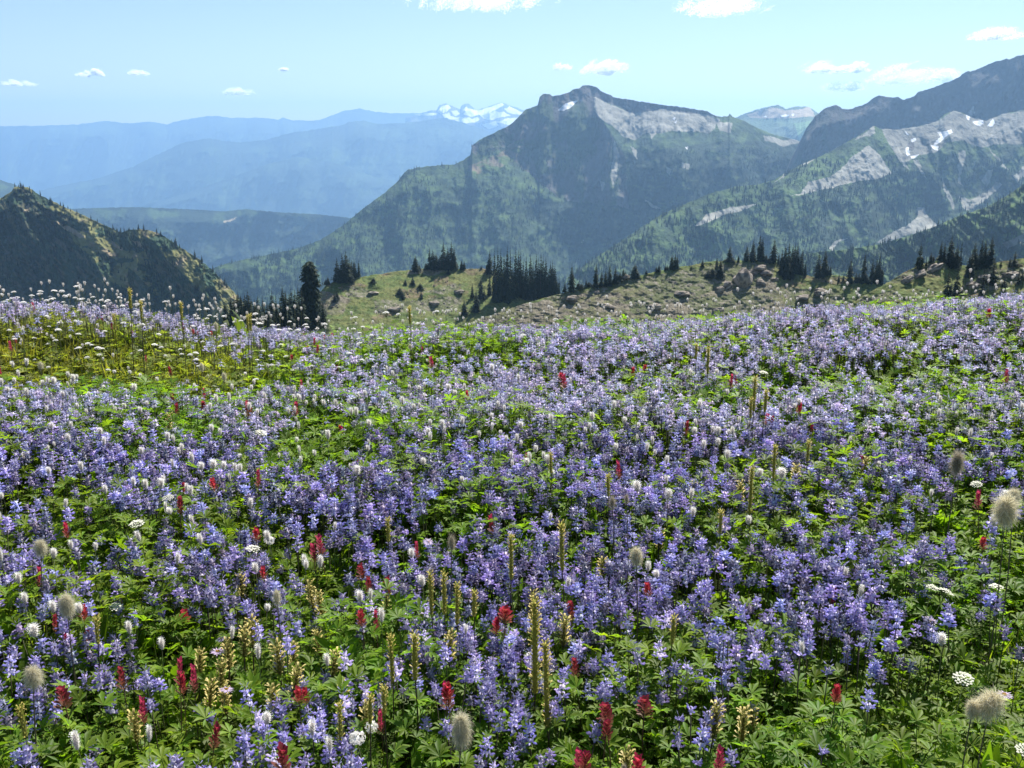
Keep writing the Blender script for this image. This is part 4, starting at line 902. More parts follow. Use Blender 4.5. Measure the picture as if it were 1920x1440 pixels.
dn = grid(LUP, px, py) / 9.; cl = fbm(x * 4.5, y * 4.5, 3, 142); k = mr.random(len(x)) < np.clip(1.3 * dn ** 1.55 * (.24 + 1.5 * sst(cl, .38, .60)) + .15 * sst(y, 5.2, 6.2) * (dn > .4) * (px > 750), 0, 1); k &= dn > .05
x, y, h, px, py = x[k], y[k], h[k], px[k], py[k]
inv = (px > -20) & (px < 1940) & (py < 1500); size = h / np.hypot(x, y) * np.where(inv, 1, 0); order = np.argsort(-size)[:300]; near = np.zeros(len(x), bool); near[order] = True
for q in order:
    i = int(mr.integers(0, 10)); fd = (px[q] > 1250 and py[q] > 1180 and mr.random() < .5); z_ = zone(px[q], py[q])
    put(("lup", i, fd), "lupine", lup_parts(i, fd), (x[q], y[q], float(zg(x[q], y[q]))), h[q], HL, ("half faded lupine gone to grey pods " if fd else "violet-blue lupine spike ") + z_, "lupine", "lupines " + z_, tilt=.07)
print("lupines", len(x), "of which single", len(order))
ts = []; fr_ = ~near; X_, Y_, H_ = x[fr_], y[fr_], h[fr_]; nb = 12
for v in range(nb):
    m = np.where(np.arange(len(X_)) % nb == v)[0]
    for lod in (0, 1):
        mm = m[(Y_[m] > 4.0) == bool(lod)]
        if len(mm) == 0: continue
        hd = lupin_head(840 + v, lod, (.026 + .0018 * v) if lod else (.034 + .0022 * v)); hd['v'] = hd['v'] + (0, 0, HL); t = cat([hd, stem_tpl(HL, .0021, (.07, .085, .035), 0, 3, 2, v)])
        g = mr.uniform(.85, 1.15, (len(mm), 1)); s_ = H_[mm] / HL
        ts.append(scatter(t, np.stack([X_[mm], Y_[mm], zg(X_[mm], Y_[mm])], 1), mr.random(len(mm)) * 6.28, np.stack([s_ * mr.uniform(1.1, 1.35, len(mm)) * (1.15 if lod else 1), s_ * 1.15 * (1.15 if lod else 1), s_], 1), tilt=np.abs(mr.normal(size=len(mm))) * .09, tdir=mr.random(len(mm)) * 6.28, tint=np.concatenate([g * mr.uniform(.9, 1.12, g.shape), g, g], 1)))
o = link("lupine_drifts", mesh("lupine_drifts", cat(ts), M_petal)); o['kind'] = 'stuff'

# --- white bottlebrush heads
HB = .40
def bistort_head(seed, lod=0, hh=.030, rr=.0085):
    r = np.random.default_rng(seed); b = B(); n = 90 if not lod else 34
    b.tube([(0, 0, -hh), (0, 0, -hh * .6), (0, 0, -hh * .2), (0, 0, -.002)], [rr * .4, rr * .62, rr * .6, rr * .3], 5, (.62, .56, .50))
    for k in range(n):
        z = -hh * (k + .5) / n; f = 1 - (k + .5) / n; a = k * 2.4; pr = rr * (.45 + .75 * math.sin(math.pi * min(1, .12 + .86 * (1 - f)) ** .8)); d = np.array((math.cos(a), math.sin(a), .35 + .9 * max(0, f - .6))); d /= np.linalg.norm(d)
        o = np.array((0, 0, z)) + d * pr * .55; s_ = np.array((-math.sin(a), math.cos(a), 0)) * rr * (.26 if not lod else .42); e = np.array((0, 0, z)) + d * pr * r.uniform(.95, 1.35); u = np.array((0, 0, 1)) * rr * .2; g = r.uniform(.85, 1)
        b.add([o, (o + e) / 2 + s_ + u, e, (o + e) / 2 - s_ + u], [(.8 * g, .74 * g, .70 * g), (.88, .87, .84), (.90, .89, .86), (.88, .87, .84)], [(0, 1, 2, 3)])
        if not lod: b.add([e, e + d * rr * .35 + s_ * .35, e + d * rr * .38 - s_ * .35], (.90, .89, .86), [(0, 1, 2)])
    return b.arr()
def bis_parts(i, small=False):
    def f():
        r = np.random.default_rng(i); hd = bistort_head(1000 + i, 0, *((.014 + .008 * r.random(), .0058 + .0015 * r.random()) if small else (.022 + .013 * r.random(), .0072 + .002 * r.random()))); hd['v'] = hd['v'] + (0, 0, HB)
        return [("flower_head", mesh("bottlebrush_flower_head", hd, M_white)), ("stem", mesh("bottlebrush_stem", stem_tpl(HB - .02, .0013, (.10, .12, .05), .012, 3, 5, i), M_stem))]
    return f
b_near = [(489, 1328, 30), (572, 1328, 24), (176, 1373, 26), (265, 1377, 18), (620, 1308, 20), (252, 1167, 18), (408, 1167, 16), (478, 1200, 18), (622, 1218, 22), (313, 1195, 18), (722, 1138, 20), (52, 1104, 18), (103, 1122, 22), (30, 1066, 18), (83, 1032, 20), (140, 1005, 16), (165, 1025, 16), (403, 1000, 16), (500, 1040, 20), (568, 1038, 16), (574, 1045, 20), (822, 1074, 24), (1040, 1062, 14), (1210, 1048, 18), (1257, 1068, 24), (1563, 1037, 14), (1782, 1188, 26), (1570, 1100, 14), (868, 1172, 14), (528, 990, 20), (570, 1040, 18),
          (453, 936, 18), (390, 958, 14), (312, 928, 22), (205, 908, 18), (268, 900, 20), (1226, 888, 26), (1232, 910, 20), (1403, 870, 20), (1478, 868, 30), (1290, 940, 16), (1404, 970, 20), (1875, 912, 26), (1353, 800, 20), (1360, 832, 16), (1540, 1190, 12)]
rows = []
for (bx, by, bh) in b_near: hq = float(mr.uniform(.34, .42)); p = on_meadow(bx, by, hq); rows.append((p[0], p[1], hq, bh * np.hypot(p[0], p[1]) / F))
x, y = field(92, 1.0, 7.3); h = mr.uniform(.30, .40, len(x)); 
edge = sst(y, 5.3, 6.3); h = h + edge * mr.uniform(-.02, .09, len(x)) ; px, py = to_px(x, y, zg(x, y) + h); dn = grid(BIS, px, py) / 9.; k = mr.random(len(x)) < dn ** 1.5 * .75 * (.5 + fbm(x * 2.5, y * 2.5, 3, 151)); x, y, h = x[k], y[k], h[k]
rows += [(x[i], y[i], h[i], float(np.clip(mr.normal(.027, .006), .017, .040))) for i in range(len(x))]
for _ in range(170):
    ex = mr.uniform(-20, 1940); ey = np.interp(ex, [0, 250, 600, 1000, 1300, 1600, 1920], [556, 568, 592, 590, 580, 560, 545]) + abs(mr.normal()) * 26 - 16; hq = float(mr.uniform(.30, .40)); p = on_meadow(ex, ey, hq)
    if p[1] < 7.2: rows.append((p[0], p[1], hq, float(mr.uniform(.016, .026))))
rows = np.array(rows); px, py = to_px(rows[:, 0], rows[:, 1], zg(rows[:, 0], rows[:, 1]) + rows[:, 2]); vis = (px > -5) & (px < 1925); rank = np.argsort(rows[:, 1] + 100 * ~vis); ind = rank[:290]
print("bottlebrush", len(rows))
for q in ind:
    i = int(mr.integers(0, 8)); z_ = zone(px[q], py[q])
    sm = bool(rows[q, 1] > 4.9); put(("bis", i, sm), "bottlebrush_flower", bis_parts(i, sm), (rows[q, 0], rows[q, 1], float(zg(rows[q, 0], rows[q, 1]))), rows[q, 2], HB, "white fuzzy bottlebrush flower on a thin stem " + z_, "white flower", "white bottlebrush flowers " + z_, sx=float(np.clip(rows[q, 3] / .030, .6, 1.4)), tilt=.08)
rest = rank[290:]; ts = []
for v in range(6):
    m = rest[np.arange(len(rest)) % 6 == v]
    if not len(m): continue
    hd = bistort_head(1050 + v, 1, .020, .0068); hd['v'] = hd['v'] + (0, 0, HB); t = cat([hd, stem_tpl(HB - .02, .0013, (.10, .12, .05), .012, 3, 3, v)]); s_ = rows[m, 2] / HB
    ts.append(scatter(t, np.stack([rows[m, 0], rows[m, 1], zg(rows[m, 0], rows[m, 1])], 1), mr.random(len(m)) * 6.28, np.stack([s_, s_, s_], 1), tilt=np.abs(mr.normal(size=len(m))) * .1, tdir=mr.random(len(m)) * 6.28))
o = link("far_white_flowers", mesh("far_white_flowers", cat(ts), M_white)); o['kind'] = 'stuff'

# --- flat white umbels
def umbel_head(seed, R0=.026, n=46, cream=False):
    r = np.random.default_rng(seed); b = B(); col = (.86, .84, .70) if cream else (.90, .88, .86)
    for k in range(n):
        a = k * 2.4; q = math.sqrt((k + .5) / n) * R0; z = .008 * (1 - (q / R0) ** 2) + r.normal() * .0012 - .004; c = np.array((math.cos(a) * q, math.sin(a) * q, z)); s_ = R0 * .15 * r.uniform(.8, 1.3)
        b.add([c + (s_, 0, 0), c + (0, s_, .0008), c + (-s_, 0, 0), c + (0, -s_, .0008), c + (0, 0, .0022)], col, [(0, 1, 4), (1, 2, 4), (2, 3, 4), (3, 0, 4)])
        if k % 4 == 0: b.tube([(0, 0, -.03), tuple(c)], [.0006, .0004], 3, (.12, .16, .06), cap=False)
    return b.arr()
def umb_parts(i, cream=False):
    def f():
        r = np.random.default_rng(i + 5); hd = umbel_head(1100 + i, (.021 if cream else .013) + .008 * r.random(), 46, cream); hd['v'] = hd['v'] + (0, 0, HB)
        return [("flower_cluster", mesh("umbel_flower_cluster", hd, M_white)), ("stem", mesh("umbel_stem", stem_tpl(HB - .03, .0016, (.10, .13, .05), .01, 3, 4, i), M_stem))]
    return f
n_u = 0; x, y = field(46, 3.4, 7.0); h = mr.uniform(.22, .36, len(x)) + .1 * sst(y, 5.6, 6.5) * mr.random(len(x)); px, py = to_px(x, y, zg(x, y) + h)
ud = sst(-px, -1050, -380) * sst(-py, -730, -630) + .12 * sst(-px, -1100, -800) * sst(-py, -700, -640); k = (mr.random(len(x)) < ud * .85) & (px > -30)
for q in np.where(k)[0]:
    i = int(mr.integers(0, 6)); z_ = zone(px[q], py[q]); put(("umb", i), "white_umbel", umb_parts(i), (x[q], y[q], float(zg(x[q], y[q]))), h[q], HB, "flat-topped white flower cluster " + z_, "white flower", "flat white flower clusters " + z_, tilt=.1); n_u += 1
print("umbels", n_u)
def named(lst, key, name, partf, nv, H0, hr, category, look, grp, wfn=None, tilt=.05, labels=None, vfn=None):
    """plants read off the photograph one by one: (top px, top py, ...)"""
    by = {}
    for e in sorted(lst, key=lambda e: e[0]): by.setdefault(zone(e[0], e[1]), []).append(e)
    for z_, es in by.items():
        for j, e in enumerate(es):
            hq = e[4] if len(e) > 4 and e[4] else float(mr.uniform(*hr)); p = on_meadow(e[0], e[1], hq); i = int(mr.integers(0, nv)) if not vfn else vfn(e, p, hq); sx = wfn(e, p, hq) if wfn else 1.0
            lab = (labels or {}).get((e[0], e[1])) or (f"{look} {z_}" if len(es) == 1 else f"{look}, {ORD[j]} from left {z_}")
            put((key, i), name, partf(i), p, hq, H0, lab, category, grp, sx=sx, tilt=tilt)
named([(1723, 1095), (1702, 1100), (1870, 1100), (1810, 1228), (1853, 886), (270, 963), (340, 902), (180, 1116), (457, 1020), (1410, 690), (1840, 1335), (440, 792)], "cumb", "cream_umbel", lambda i: umb_parts(20 + i, True), 3, HB, (.28, .36), "cream flower", "cream flat-topped flower cluster", "cream flat flower clusters", tilt=.2)
def ball_parts(i):
    def f():
        r = np.random.default_rng(i); b = B()
        for k in range(150):
            d = r.normal(size=3); d /= np.linalg.norm(d); p = d * .017 * r.uniform(.6, 1) * (1, 1, .8); a = r.normal(size=3); a = a / np.linalg.norm(a) * .0032; c = np.cross(a, d); b.quad(p - a, p + c, p + a, p - c, (.88, .85, .80))
        t = b.arr(); t['v'] = t['v'] + (0, 0, .30); return [("flower_cluster", mesh("round_flower_cluster", t, M_white)), ("stem", mesh("round_cluster_stem", stem_tpl(.29, .0016, (.10, .12, .05), .01, 4, 4, i), M_stem))]
    return f
named([(970, 1232), (690, 1356), (866, 1172), (505, 1010), (683, 1362)], "ball", "round_white_flower", ball_parts, 2, .30, (.27, .32), "white flower", "knobbly round white flower cluster", "round white flower clusters")

# --- asters
def aster_parts(i):
    def f():
        r = np.random.default_rng(i); b = B(); n = 30
        for k in range(n):
            a = 6.283 * k / n + r.normal() * .05; l = .019 * r.uniform(.85, 1.1); w = .0014; d = np.array((math.cos(a), math.sin(a), r.normal() * .12 - .05)); s_ = np.array((-math.sin(a), math.cos(a), 0)) * w
            b.add([d * .004 - s_ * .5, d * l * .7 - s_, d * l, d * l * .7 + s_, d * .004 + s_ * .5], (.72, .58, .80), [(0, 1, 2, 3, 4)][:0] + [(0, 1, 3, 4), (1, 2, 3)])
        p = b.arr(); p['v'] = p['v'] + (0, 0, .31); c = B()
        for k in range(24):
            a = k * 2.4; q = .0055 * math.sqrt(k / 24); o = np.array((math.cos(a) * q, math.sin(a) * q, .312 - q * .2)); c.tri(o + (.0011, 0, 0), o + (-.0006, .001, 0), o + (0, 0, .0022), (.75, .5, .05)); c.tri(o + (-.0011, 0, 0), o + (.0006, -.001, 0), o + (0, 0, .0022), (.7, .42, .04))
        return [("petals", mesh("aster_petals", p, M_petal)), ("flower_centre", mesh("aster_centre", c.arr(), M_stem)), ("stem", mesh("aster_stem", stem_tpl(.31, .0013, (.09, .12, .05), .01, 4, 4, i), M_stem))]
    return f
named([(468, 1183), (376, 1217), (392, 1303), (1712, 1118), (1618, 1013), (1883, 1195), (763, 1012), (423, 945), (378, 784), (766, 980), (1460, 1432), (1890, 1290)], "ast", "aster", aster_parts, 3, .31, (.24, .31), "daisy", "pale lilac daisy with a yellow centre", "lilac daisies", tilt=.22)
def yel_parts(i):
    def f():
        b = B()
        for k in range(7):
            a = 6.283 * k / 7; d = np.array((math.cos(a), math.sin(a), .3)); s_ = np.array((-math.sin(a), math.cos(a), 0)) * .003; b.quad(d * .001, d * .006 + s_, d * .010, d * .006 - s_, (.85, .55, .03))
        t = b.arr(); t['v'] = t['v'] + (0, 0, .3); return [("petals", mesh("yellow_petals", t, M_petal)), ("stem", mesh("yellow_stem", stem_tpl(.3, .001, (.09, .12, .05), .01, 3, 3, i), M_stem))]
    return f
named([(1033, 1165), (1249, 877), (126, 762), (432, 820), (1215, 680), (1875, 925)], "yel", "yellow_flower", yel_parts, 1, .3, (.24, .3), "yellow flower", "tiny bright yellow flower", "tiny yellow flowers")

# --- bracted yellow spikes (tall brownish columns)
def louse_parts(i, HH=.5):
    SH = HH * (.18, .28, .38, .50)[i]
    def f():
        r = np.random.default_rng(1200 + i); b = B(); n = int(60 + 700 * (SH - .08))
        b.tube([(0, 0, HH - SH), (0, 0, HH - SH * .5), (0, 0, HH - .004)], [.0062, .0070, .004], 6, (.28, .28, .07))
        for k in range(n):
            f_ = k / n; z = HH - SH * (1 - f_); a = k * 2.4; d = np.array((math.cos(a), math.sin(a), 0)); rr = .0074 * (1 - .35 * max(0, f_ - .75) * 4 * .6); s_ = np.array((-math.sin(a), math.cos(a), 0))
            g = r.uniform(.7, 1.3); c = (.35 * g, .36 * g, .08 * g); o = d * rr * .7 + (0, 0, z); e = d * rr * 1.7 + (0, 0, z + .011); b.add([o - s_ * .0028, o + s_ * .0028, e + (0, 0, 0), o + d * .004 + (0, 0, .004)], c, [(0, 1, 3), (1, 2, 3), (2, 0, 3)])
            if r.random() < (.16 + .62 * sst(f_, .45, .9)) :
                g = r.uniform(.85, 1.1); c2 = (.78 * g, .62 * g, .20 * g); p = d * rr * 1.2 + (0, 0, z + .003); e = d * (rr + .0085 * r.uniform(.7, 1.2)) + (0, 0, z + .008); b.add([p - s_ * .0017, p + s_ * .0017, e + s_ * .0022, e - s_ * .0022, e + d * .002 - (0, 0, .003), p - (0, 0, .002)], c2, [(0, 1, 2, 3), (3, 2, 4), (1, 0, 5)])
        st = stem_tpl(HH - SH, .0032, (.06, .045, .03), .006, 5, 4, i); lf = B()
        for k in range(7):
            zz = (HH - SH) * (.25 + .1 * k); a = k * 2.4; d = np.array((math.cos(a), math.sin(a), .5)); s_ = np.array((-math.sin(a), math.cos(a), 0))
            for q in range(6):
                p = np.array((0, 0, zz)) + d * .008 * (q + 1)
                for sg in (1, -1): lf.quad(p, p + s_ * sg * .006 + d * .001, p + s_ * sg * .013 + d * .008, p + s_ * sg * .006 + d * .005, (.12, .17, .04))
        return [("flower_spike", mesh("yellow_flower_spike", b.arr(), M_petal)), ("stem", mesh("yellow_spike_stem", st, M_stem)), ("leaves", mesh("yellow_spike_leaves", lf.arr(), M_leaf))]
    return f
def louse_short(i):
    def f():
        r = np.random.default_rng(1300 + i); b = B(); HH, SH, n = .30, .075, 60
        b.tube([(0, 0, HH - SH), (0, 0, HH - .01)], [.0045, .003], 5, (.17, .16, .05))
        for k in range(n):
            f_ = k / n; z = HH - SH * (1 - f_); a = k * 2.4; d = np.array((math.cos(a), math.sin(a), 0)); s_ = np.array((-math.sin(a), math.cos(a), 0)); g = r.uniform(.75, 1.25); o = d * .004 + (0, 0, z); e = d * .011 + (0, 0, z + .010)
            b.tri(o - s_ * .003, o + s_ * .003, e, (.22 * g, .22 * g, .06 * g))
            if r.random() < .6: p = d * .006 + (0, 0, z + .003); e = d * .015 * r.uniform(.8, 1.2) + (0, 0, z + .010); b.add([p - s_ * .002, p + s_ * .002, e + s_ * .0024, e - s_ * .0024, e + d * .002 - (0, 0, .003)], (.80 * g, .66 * g, .25 * g), [(0, 1, 2, 3), (3, 2, 4)])
        lf = fern_tpl(1350 + i, .07, (.14, .18, .05), 5); lf['v'] = lf['v'] * (1, 1, .8) + (0, 0, .12)
        return [("flower_spike", mesh("short_yellow_spike", b.arr(), M_petal)), ("stem", mesh("short_spike_stem", stem_tpl(HH - SH, .0028, (.08, .06, .035), .006, 5, 4, i), M_stem)), ("leaves", mesh("short_spike_leaves", lf, M_leaf))]
    return f
TALL = [(1007, 1108, 222, 24, .50), (1034, 1198, 185, 23, .44), (1063, 972, 95, 15, .50), (960, 1000, 112, 16, .47), (812, 1068, 85, 14, .43), (833, 1066, 80, 12, .43), (853, 1086, 88, 15, .42), (884, 1096, 72, 14, .41), (740, 1186, 98, 18, .42), (775, 1180, 112, 24, .42), (719, 1282, 68, 18, .38), (633, 1312, 92, 20, .38), (172, 1152, 60, 15, .40), (55, 1312, 80, 20, .40), (1353, 953, 58, 12, .42), (1411, 870, 88, 12, .45), (1457, 828, 75, 10, .45), (1513, 820, 42, 9, .44), (1150, 884, 48, 11, .42), (1418, 702, 68, 8, .52), (1434, 726, 46, 7, .50), (1408, 742, 34, 6, .46), (1330, 646, 44, 7, .48), (1038, 843, 28, 8, .42), (235, 538, 40, 6, .60), (257, 562, 30, 6, .55), (336, 563, 30, 6, .55), (215, 585, 30, 6, .48), (1255, 1142, 55, 14, .42), (728, 968, 50, 12, .42), (770, 572, 32, 5, .55), (1305, 640, 20, 5, .45), (460, 588, 24, 6, .5), (467, 585, 24, 6, .52), (680, 1298, 56, 20, .37)]
SHORT = [(615, 1178), (420, 1193), (440, 1173), (540, 1188), (358, 1200), (401, 1233), (425, 1283), (250, 1322), (368, 1262), (598, 1083), (625, 1096), (1136, 1053), (1482, 868), (1305, 898), (1327, 1318), (1392, 1316), (1425, 1323), (728, 1120), (655, 1270), (535, 1193), (512, 1240), (985, 1108), (1045, 1160), (1180, 1385), (1228, 985), (1400, 900), (268, 770), (305, 775), (595, 1220), (690, 1310), (470, 1160), (455, 1075), (505, 1275), (830, 1185), (1495, 872), (1612, 850)]
Hh = {}
named([(a, b_, 0, w, h, l) for a, b_, l, w, h in TALL], "tallsp", "yellow_spike_flower", louse_parts, 4, .5, (.4, .5), "yellow spike", "tall brown spike with yellow flecks", "tall yellow flower spikes", wfn=lambda e, p, hq: float(np.clip((e[3] * np.hypot(p[0], p[1]) / F) / .027, .8, 1.7)), tilt=.022, vfn=lambda e, p, hq: int(np.argmin(np.abs(np.array((.18, .28, .38, .50)) - e[5] * np.hypot(p[0], p[1]) / F / hq))),
      labels={(1007, 1108): "tallest and thickest yellow-flecked spike, standing full height at bottom centre", (1034, 1198): "second thick yellow-flecked spike just right of the tallest one at bottom centre", (1063, 972): "slim tall spike on a long dark stem above the two thickest spikes", (960, 1000): "slim tall spike left of the long dark-stemmed one near the centre"})
named([(a, b_) for a, b_ in SHORT], "shortsp", "short_yellow_spike_flower", louse_short, 4, .30, (.27, .33), "yellow spike", "short stubby pale yellow spike", "short pale yellow flower spikes", tilt=.06)

# --- red paintbrush
def brush_parts(i):
    def f():
        r = np.random.default_rng(1400 + i); b = B(); HH = .33; n = 34; sh = (.045, .060, .036, .052)[i % 4]; base = [(.60, .02, .10), (.52, .02, .13), (.62, .03, .09), (.34, .012, .06)][i % 4]
        for k in range(n):
            f_ = k / n; z = HH - sh * (1 - f_); a = k * 2.4 + r.normal() * .2; el = .55 + 1.1 * f_; d = np.array((math.cos(a), math.sin(a), el)); d /= np.linalg.norm(d); s_ = np.array((-math.sin(a), math.cos(a), 0)); l = .021 * r.uniform(.8, 1.25) * (1 - .3 * f_); w = .0052; g = r.uniform(.7, 1.3); c = (base[0] * g, base[1] * g * 1.3, base[2] * g); mixg = max(0, .55 - f_) * 1.3; c = (c[0] * (1 - mixg) + .16 * mixg, c[1] * (1 - mixg) + .12 * mixg, c[2] * (1 - mixg) + .04 * mixg); cl_ = (c[0] * .45 + .05, c[1] * .5 + .05, c[2] * .4 + .01)
            nn = np.cross(s_, d); o = np.array((0, 0, z - .004)) + d * .001; m = o + d * l * .65 - nn * .002
            b.add([o, m + s_ * w, o + d * l + s_ * w * .35 - nn * .001, o + d * l - s_ * w * .35 - nn * .001, m - s_ * w, m + nn * .001], [cl_, c, c, c, c, cl_], [(0, 1, 5), (1, 2, 3, 5), (3, 4, 5), (4, 0, 5)])
        lf = B()
        for k in range(9):
            zz = HH * (.30 + .055 * k); a = k * 2.4; d = np.array((math.cos(a), math.sin(a), 1.1)); s_ = np.array((-math.sin(a), math.cos(a), 0)) * .003; p = np.array((0, 0, zz)); lf.quad(p, p + d * .014 + s_, p + d * .028, p + d * .014 - s_, (.10, .13, .04))
        return [("red_bracts", mesh("paintbrush_bracts", b.arr(), M_petal)), ("stem", mesh("paintbrush_stem", stem_tpl(HH - .01, .0018, (.12, .06, .04), .008, 4, 4, i), M_stem)), ("leaves", mesh("paintbrush_leaves", lf.arr(), M_leaf))]
    return f
PB = [(1225, 1308, 32), (1160, 1312, 28), (1135, 1325, 20), (1086, 1385, 26), (1098, 1402, 24), (1190, 1412, 24), (1208, 1410, 24), (1338, 1408, 22), (513, 1402, 28), (130, 1268, 22), (320, 1147, 22), (258, 1310, 16), (340, 1358, 18), (228, 1244, 15), (316, 1235, 14), (330, 1270, 16), (359, 1242, 11), (933, 1133, 24), (925, 1145, 16), (838, 1275, 20), (853, 1272, 20), (1084, 1126, 18), (740, 1087, 18), (688, 1143, 16), (700, 1048, 18), (692, 1062, 14), (786, 1018, 12), (471, 985, 14), (487, 1062, 13), (610, 1005, 18), (604, 1012, 14), (1550, 1107, 14), (1847, 1010, 13), (55, 1062, 12), (130, 1183, 12), (163, 1127, 13), (1097, 1217, 15), (712, 1333, 15), (432, 884, 12), (475, 880, 10), (345, 902, 10), (326, 932, 13), (125, 976, 9), (678, 860, 13), (325, 732, 11), (365, 752, 12), (316, 752, 9), (378, 728, 8), (458, 758, 12), (467, 752, 12), (538, 754, 11), (1055, 697, 12), (1066, 702, 12), (1195, 682, 9), (1180, 684, 8), (1432, 776, 10), (1500, 752, 10), (1630, 851, 10), (940, 962, 14), (1845, 918, 12), (1447, 778, 8), (980, 846, 8), (652, 794, 9), (815, 668, 11), (885, 733, 7), (645, 798, 8), (1870, 577, 8), (1565, 1290, 8), (1175, 862, 10), (1230, 1085, 14), (1245, 1088, 12), (560, 1277, 18), (583, 1282, 16), (1530, 790, 8), (1885, 690, 9), (1360, 700, 8), (1385, 702, 8), (100, 1140, 10), (700, 1155, 12), (150, 1178, 10), (1280, 790, 8)]
named([(a, b_, 0, w) for a, b_, w in PB], "pb", "paintbrush_flower", brush_parts, 4, .33, (.28, .36), "red flower", "crimson paintbrush flower", "crimson paintbrush flowers", wfn=lambda e, p, hq: float(np.clip((e[3] * np.hypot(p[0], p[1]) / F) / .024, .7, 1.6)), tilt=.06,
      labels={(1225, 1308): "largest crimson paintbrush flower, right of the two thick yellow spikes at bottom", (1160, 1312): "second large crimson paintbrush, left of the largest one at bottom"})
x, y = field(8, 4.4, 7.6); h = mr.uniform(.2, .3, len(x)); px, py = to_px(x, y, zg(x, y) + h); k = (mr.random(len(x)) < sst(-px, -1050, -560) * sst(-py, -730, -690) * .9) & (px > -10)
for q in np.where(k)[0]:
    i = int(mr.integers(0, 4)); z_ = zone(px[q], py[q]); put(("pb", i), "paintbrush_flower", brush_parts(i), (x[q], y[q], float(zg(x[q], y[q]))), h[q], .33, "small dull red paintbrush flower " + z_, "red flower", "small red paintbrush flowers " + z_)

# --- shaggy seed heads
def mop(seed, n=620, style=0):
    """shaggy egg of long silky hairs; style 0 combed down, 1 bristling, 2 small dark and tight. Radius ~1, height ~ +-1.3"""
    r = np.random.default_rng(seed); b = B(); c0 = {0: (.62, .58, .45), 1: (.70, .65, .50), 2: (.38, .34, .27)}[style]; par = r.random() * 6.28
    core = []
    b.tube([(0, 0, -1.1), (0, 0, -.6), (0, 0, .1), (0, 0, .7), (0, 0, 1.0)], [.18, .48, .60, .42, .12], 8, tuple(q * .8 for q in c0))
    for k in range(n):
        z = 1 - 2 * (k + .5) / n; a = k * 2.39996; rr = math.sqrt(1 - z * z); nrm = np.array((math.cos(a) * rr, math.sin(a) * rr, z)); p = nrm * (.50, .50, .95)
        if style == 0: d1 = nrm * (.8, .8, .4) + (0, 0, .15); dn_ = np.array((0, 0, -1.5)) - nrm * (.15, .15, 0) + r.normal(size=3) * .6
        elif style == 1: d1 = nrm * 1.1 + r.normal(size=3) * .15; dn_ = np.array((0, 0, -.9)) + r.normal(size=3) * .7
        else: d1 = nrm * .8; dn_ = np.array((0, 0, .1)) + r.normal(size=3) * .25
        L = r.uniform(.5, .95) * (.5 + 1.1 * vnoise(a * .8 + seed, z * 2.5, seed)); pts = [p]; d = d1 / np.linalg.norm(d1)
        for q in range(4):
            p = p + d * L * .27; d = d + dn_ * .33; d /= np.linalg.norm(d); pts.append(p)
        s_ = np.cross(pts[1] - pts[0], r.normal(size=3)); s_ /= np.linalg.norm(s_); g = r.uniform(.65, 1.35); c = tuple(min(.95, q * g) for q in c0)
        W = [.016, .014, .012, .008, .003]; b.add([v for q, v_ in enumerate(pts) for v in (v_ - s_ * W[q], v_ + s_ * W[q])], c, [(2 * q, 2 * q + 1, 2 * q + 3, 2 * q + 2) for q in range(4)])
    return b.arr()
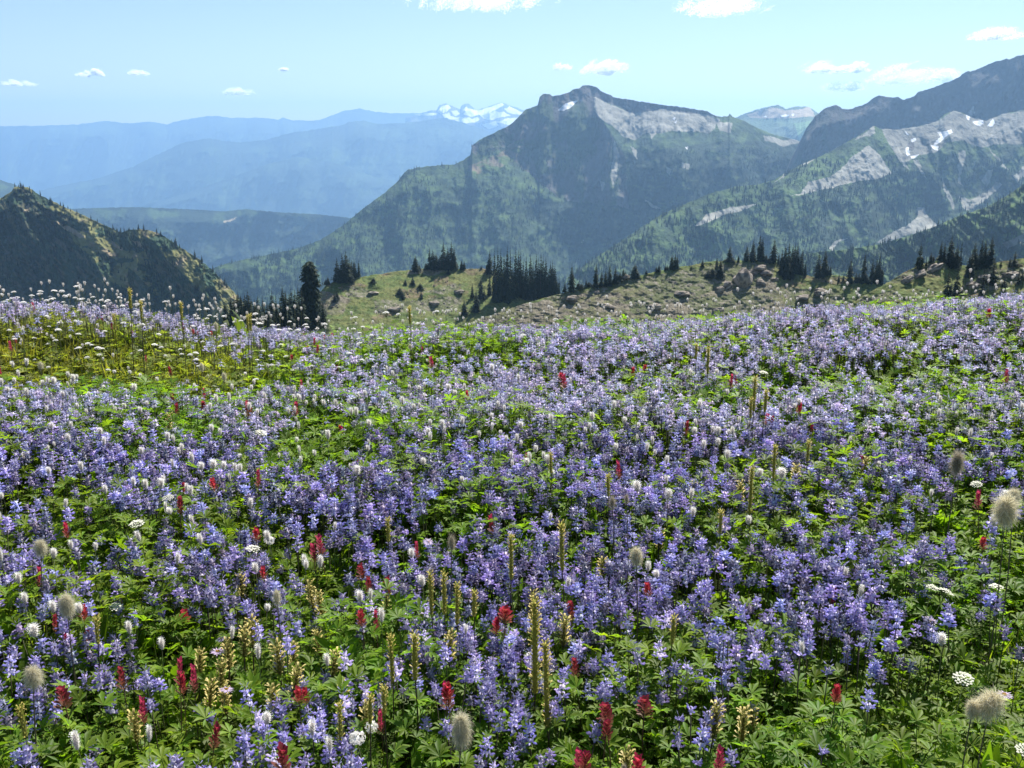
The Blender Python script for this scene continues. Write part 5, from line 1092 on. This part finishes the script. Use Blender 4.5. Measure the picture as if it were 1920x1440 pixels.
SEED = [(865, 1368, 52, 88, 0, .34, "large shaggy buff seed head drooping at bottom centre, biggest in view"), (1856, 1322, 62, 62, 1, .46, "large round shaggy seed head at bottom right"), (1823, 1330, 30, 40, 1, .45, "smaller seed head tucked against the large round one at bottom right"),
        (1886, 957, 54, 60, 1, .55, "bristling pale seed head on a tall stem at the right edge"), (1900, 932, 32, 34, 0, .56, "grey seed head half behind the bristling one at the right edge"), (125, 1135, 36, 50, 0, .42, "smooth grey oval seed head at left in the nearer meadow"), (62, 1270, 42, 48, 0, .40, "fluffy round seed head near the lower left edge"),
        (76, 1027, 28, 34, 0, .40, "grey seed head at the left edge beyond the smooth oval one"), (847, 1018, 22, 38, 2, .46, "dark pointed seed head on a thin stem left of the centre spikes"), (1193, 1043, 33, 42, 0, .44, "woolly seed head right of centre above a brown stalk"), (1148, 942, 19, 28, 2, .44, "small dark seed head, left one of a pair right of centre"),
        (1175, 936, 13, 22, 2, .44, "smallest dark seed head, right one of a pair right of centre"), (1795, 868, 29, 42, 2, .52, "dusky seed head on a long bare stem at right"), (519, 1120, 24, 40, 0, .42, "narrow drooping seed head left of centre in the nearer meadow"), (76, 685, 14, 16, 0, .36, "small grey seed head in the turf at far left"),
        (378, 688, 14, 18, 0, .36, "small pale seed head in the turf left of centre"), (420, 706, 14, 18, 0, .36, "small shaggy seed head in the turf, right of the pale one"), (769, 650, 11, 13, 0, .34, "tiny pale seed head in the far green patch at centre"), (405, 612, 12, 18, 0, .42, "tiny buff seed head by the far edge left of the dark firs"), (1170, 1440, 16, 20, 2, .3, "seed head cut by the bottom edge right of centre"), (507, 1433, 14, 16, 2, .28, "low brown seed head at the bottom edge left of centre")]
for j, (sx_, sy_, w, hh, st, h, lab) in enumerate(SEED):
    p = on_meadow(sx_, sy_, h); k = np.hypot(p[0], p[1]) / F; R_ = w * k * .5 * .72; Hh_ = hh * k * .5 * .68
    root = empty("seed_head_plant", p); t = mop(1500 + j, 1700 if w > 25 else 500, st); t['v'] = t['v'] * (R_, R_, Hh_) + (0, 0, h)
    tl = (.25 if sx_ in (1856,) else .05)
    if tl > .1: c, s_ = math.cos(.6), math.sin(.6); v = t['v'] - (0, 0, h); t['v'] = np.stack([v[:, 0] * c + v[:, 2] * s_, v[:, 1], -v[:, 0] * s_ + v[:, 2] * c], 1) + (0, 0, h)
    link("seed_head", mesh("shaggy_seed_head", t, M_hair), root); link("stem", mesh("seed_head_stem", stem_tpl(h - Hh_ * .5, .0021, (.12, .10, .06), .012, 5, 6, j), M_stem), root)
    tag(root, lab, "seed head")
# a long arching dry stalk with three white heads in the green patch at right, and broad leaves near the camera
b = B(); pts = [on_meadow(1565, 718, .25), on_meadow(1592, 712, .30), on_meadow(1625, 711, .30), on_meadow(1650, 714, .28)]; pz = [tuple(q + (0, 0, .26)) for q in pts]; b.tube(pz, [.0016, .0016, .0014, .001], 4, (.40, .36, .18)); b.tube([tuple(pts[0]), pz[0]], [.0018, .0016], 4, (.30, .28, .14))
o = link("dry_stalk", mesh("dry_stalk", b.arr(), M_stem)); tag(o, "thin straw-coloured stalk arching sideways over the green patch at right", "stalk")
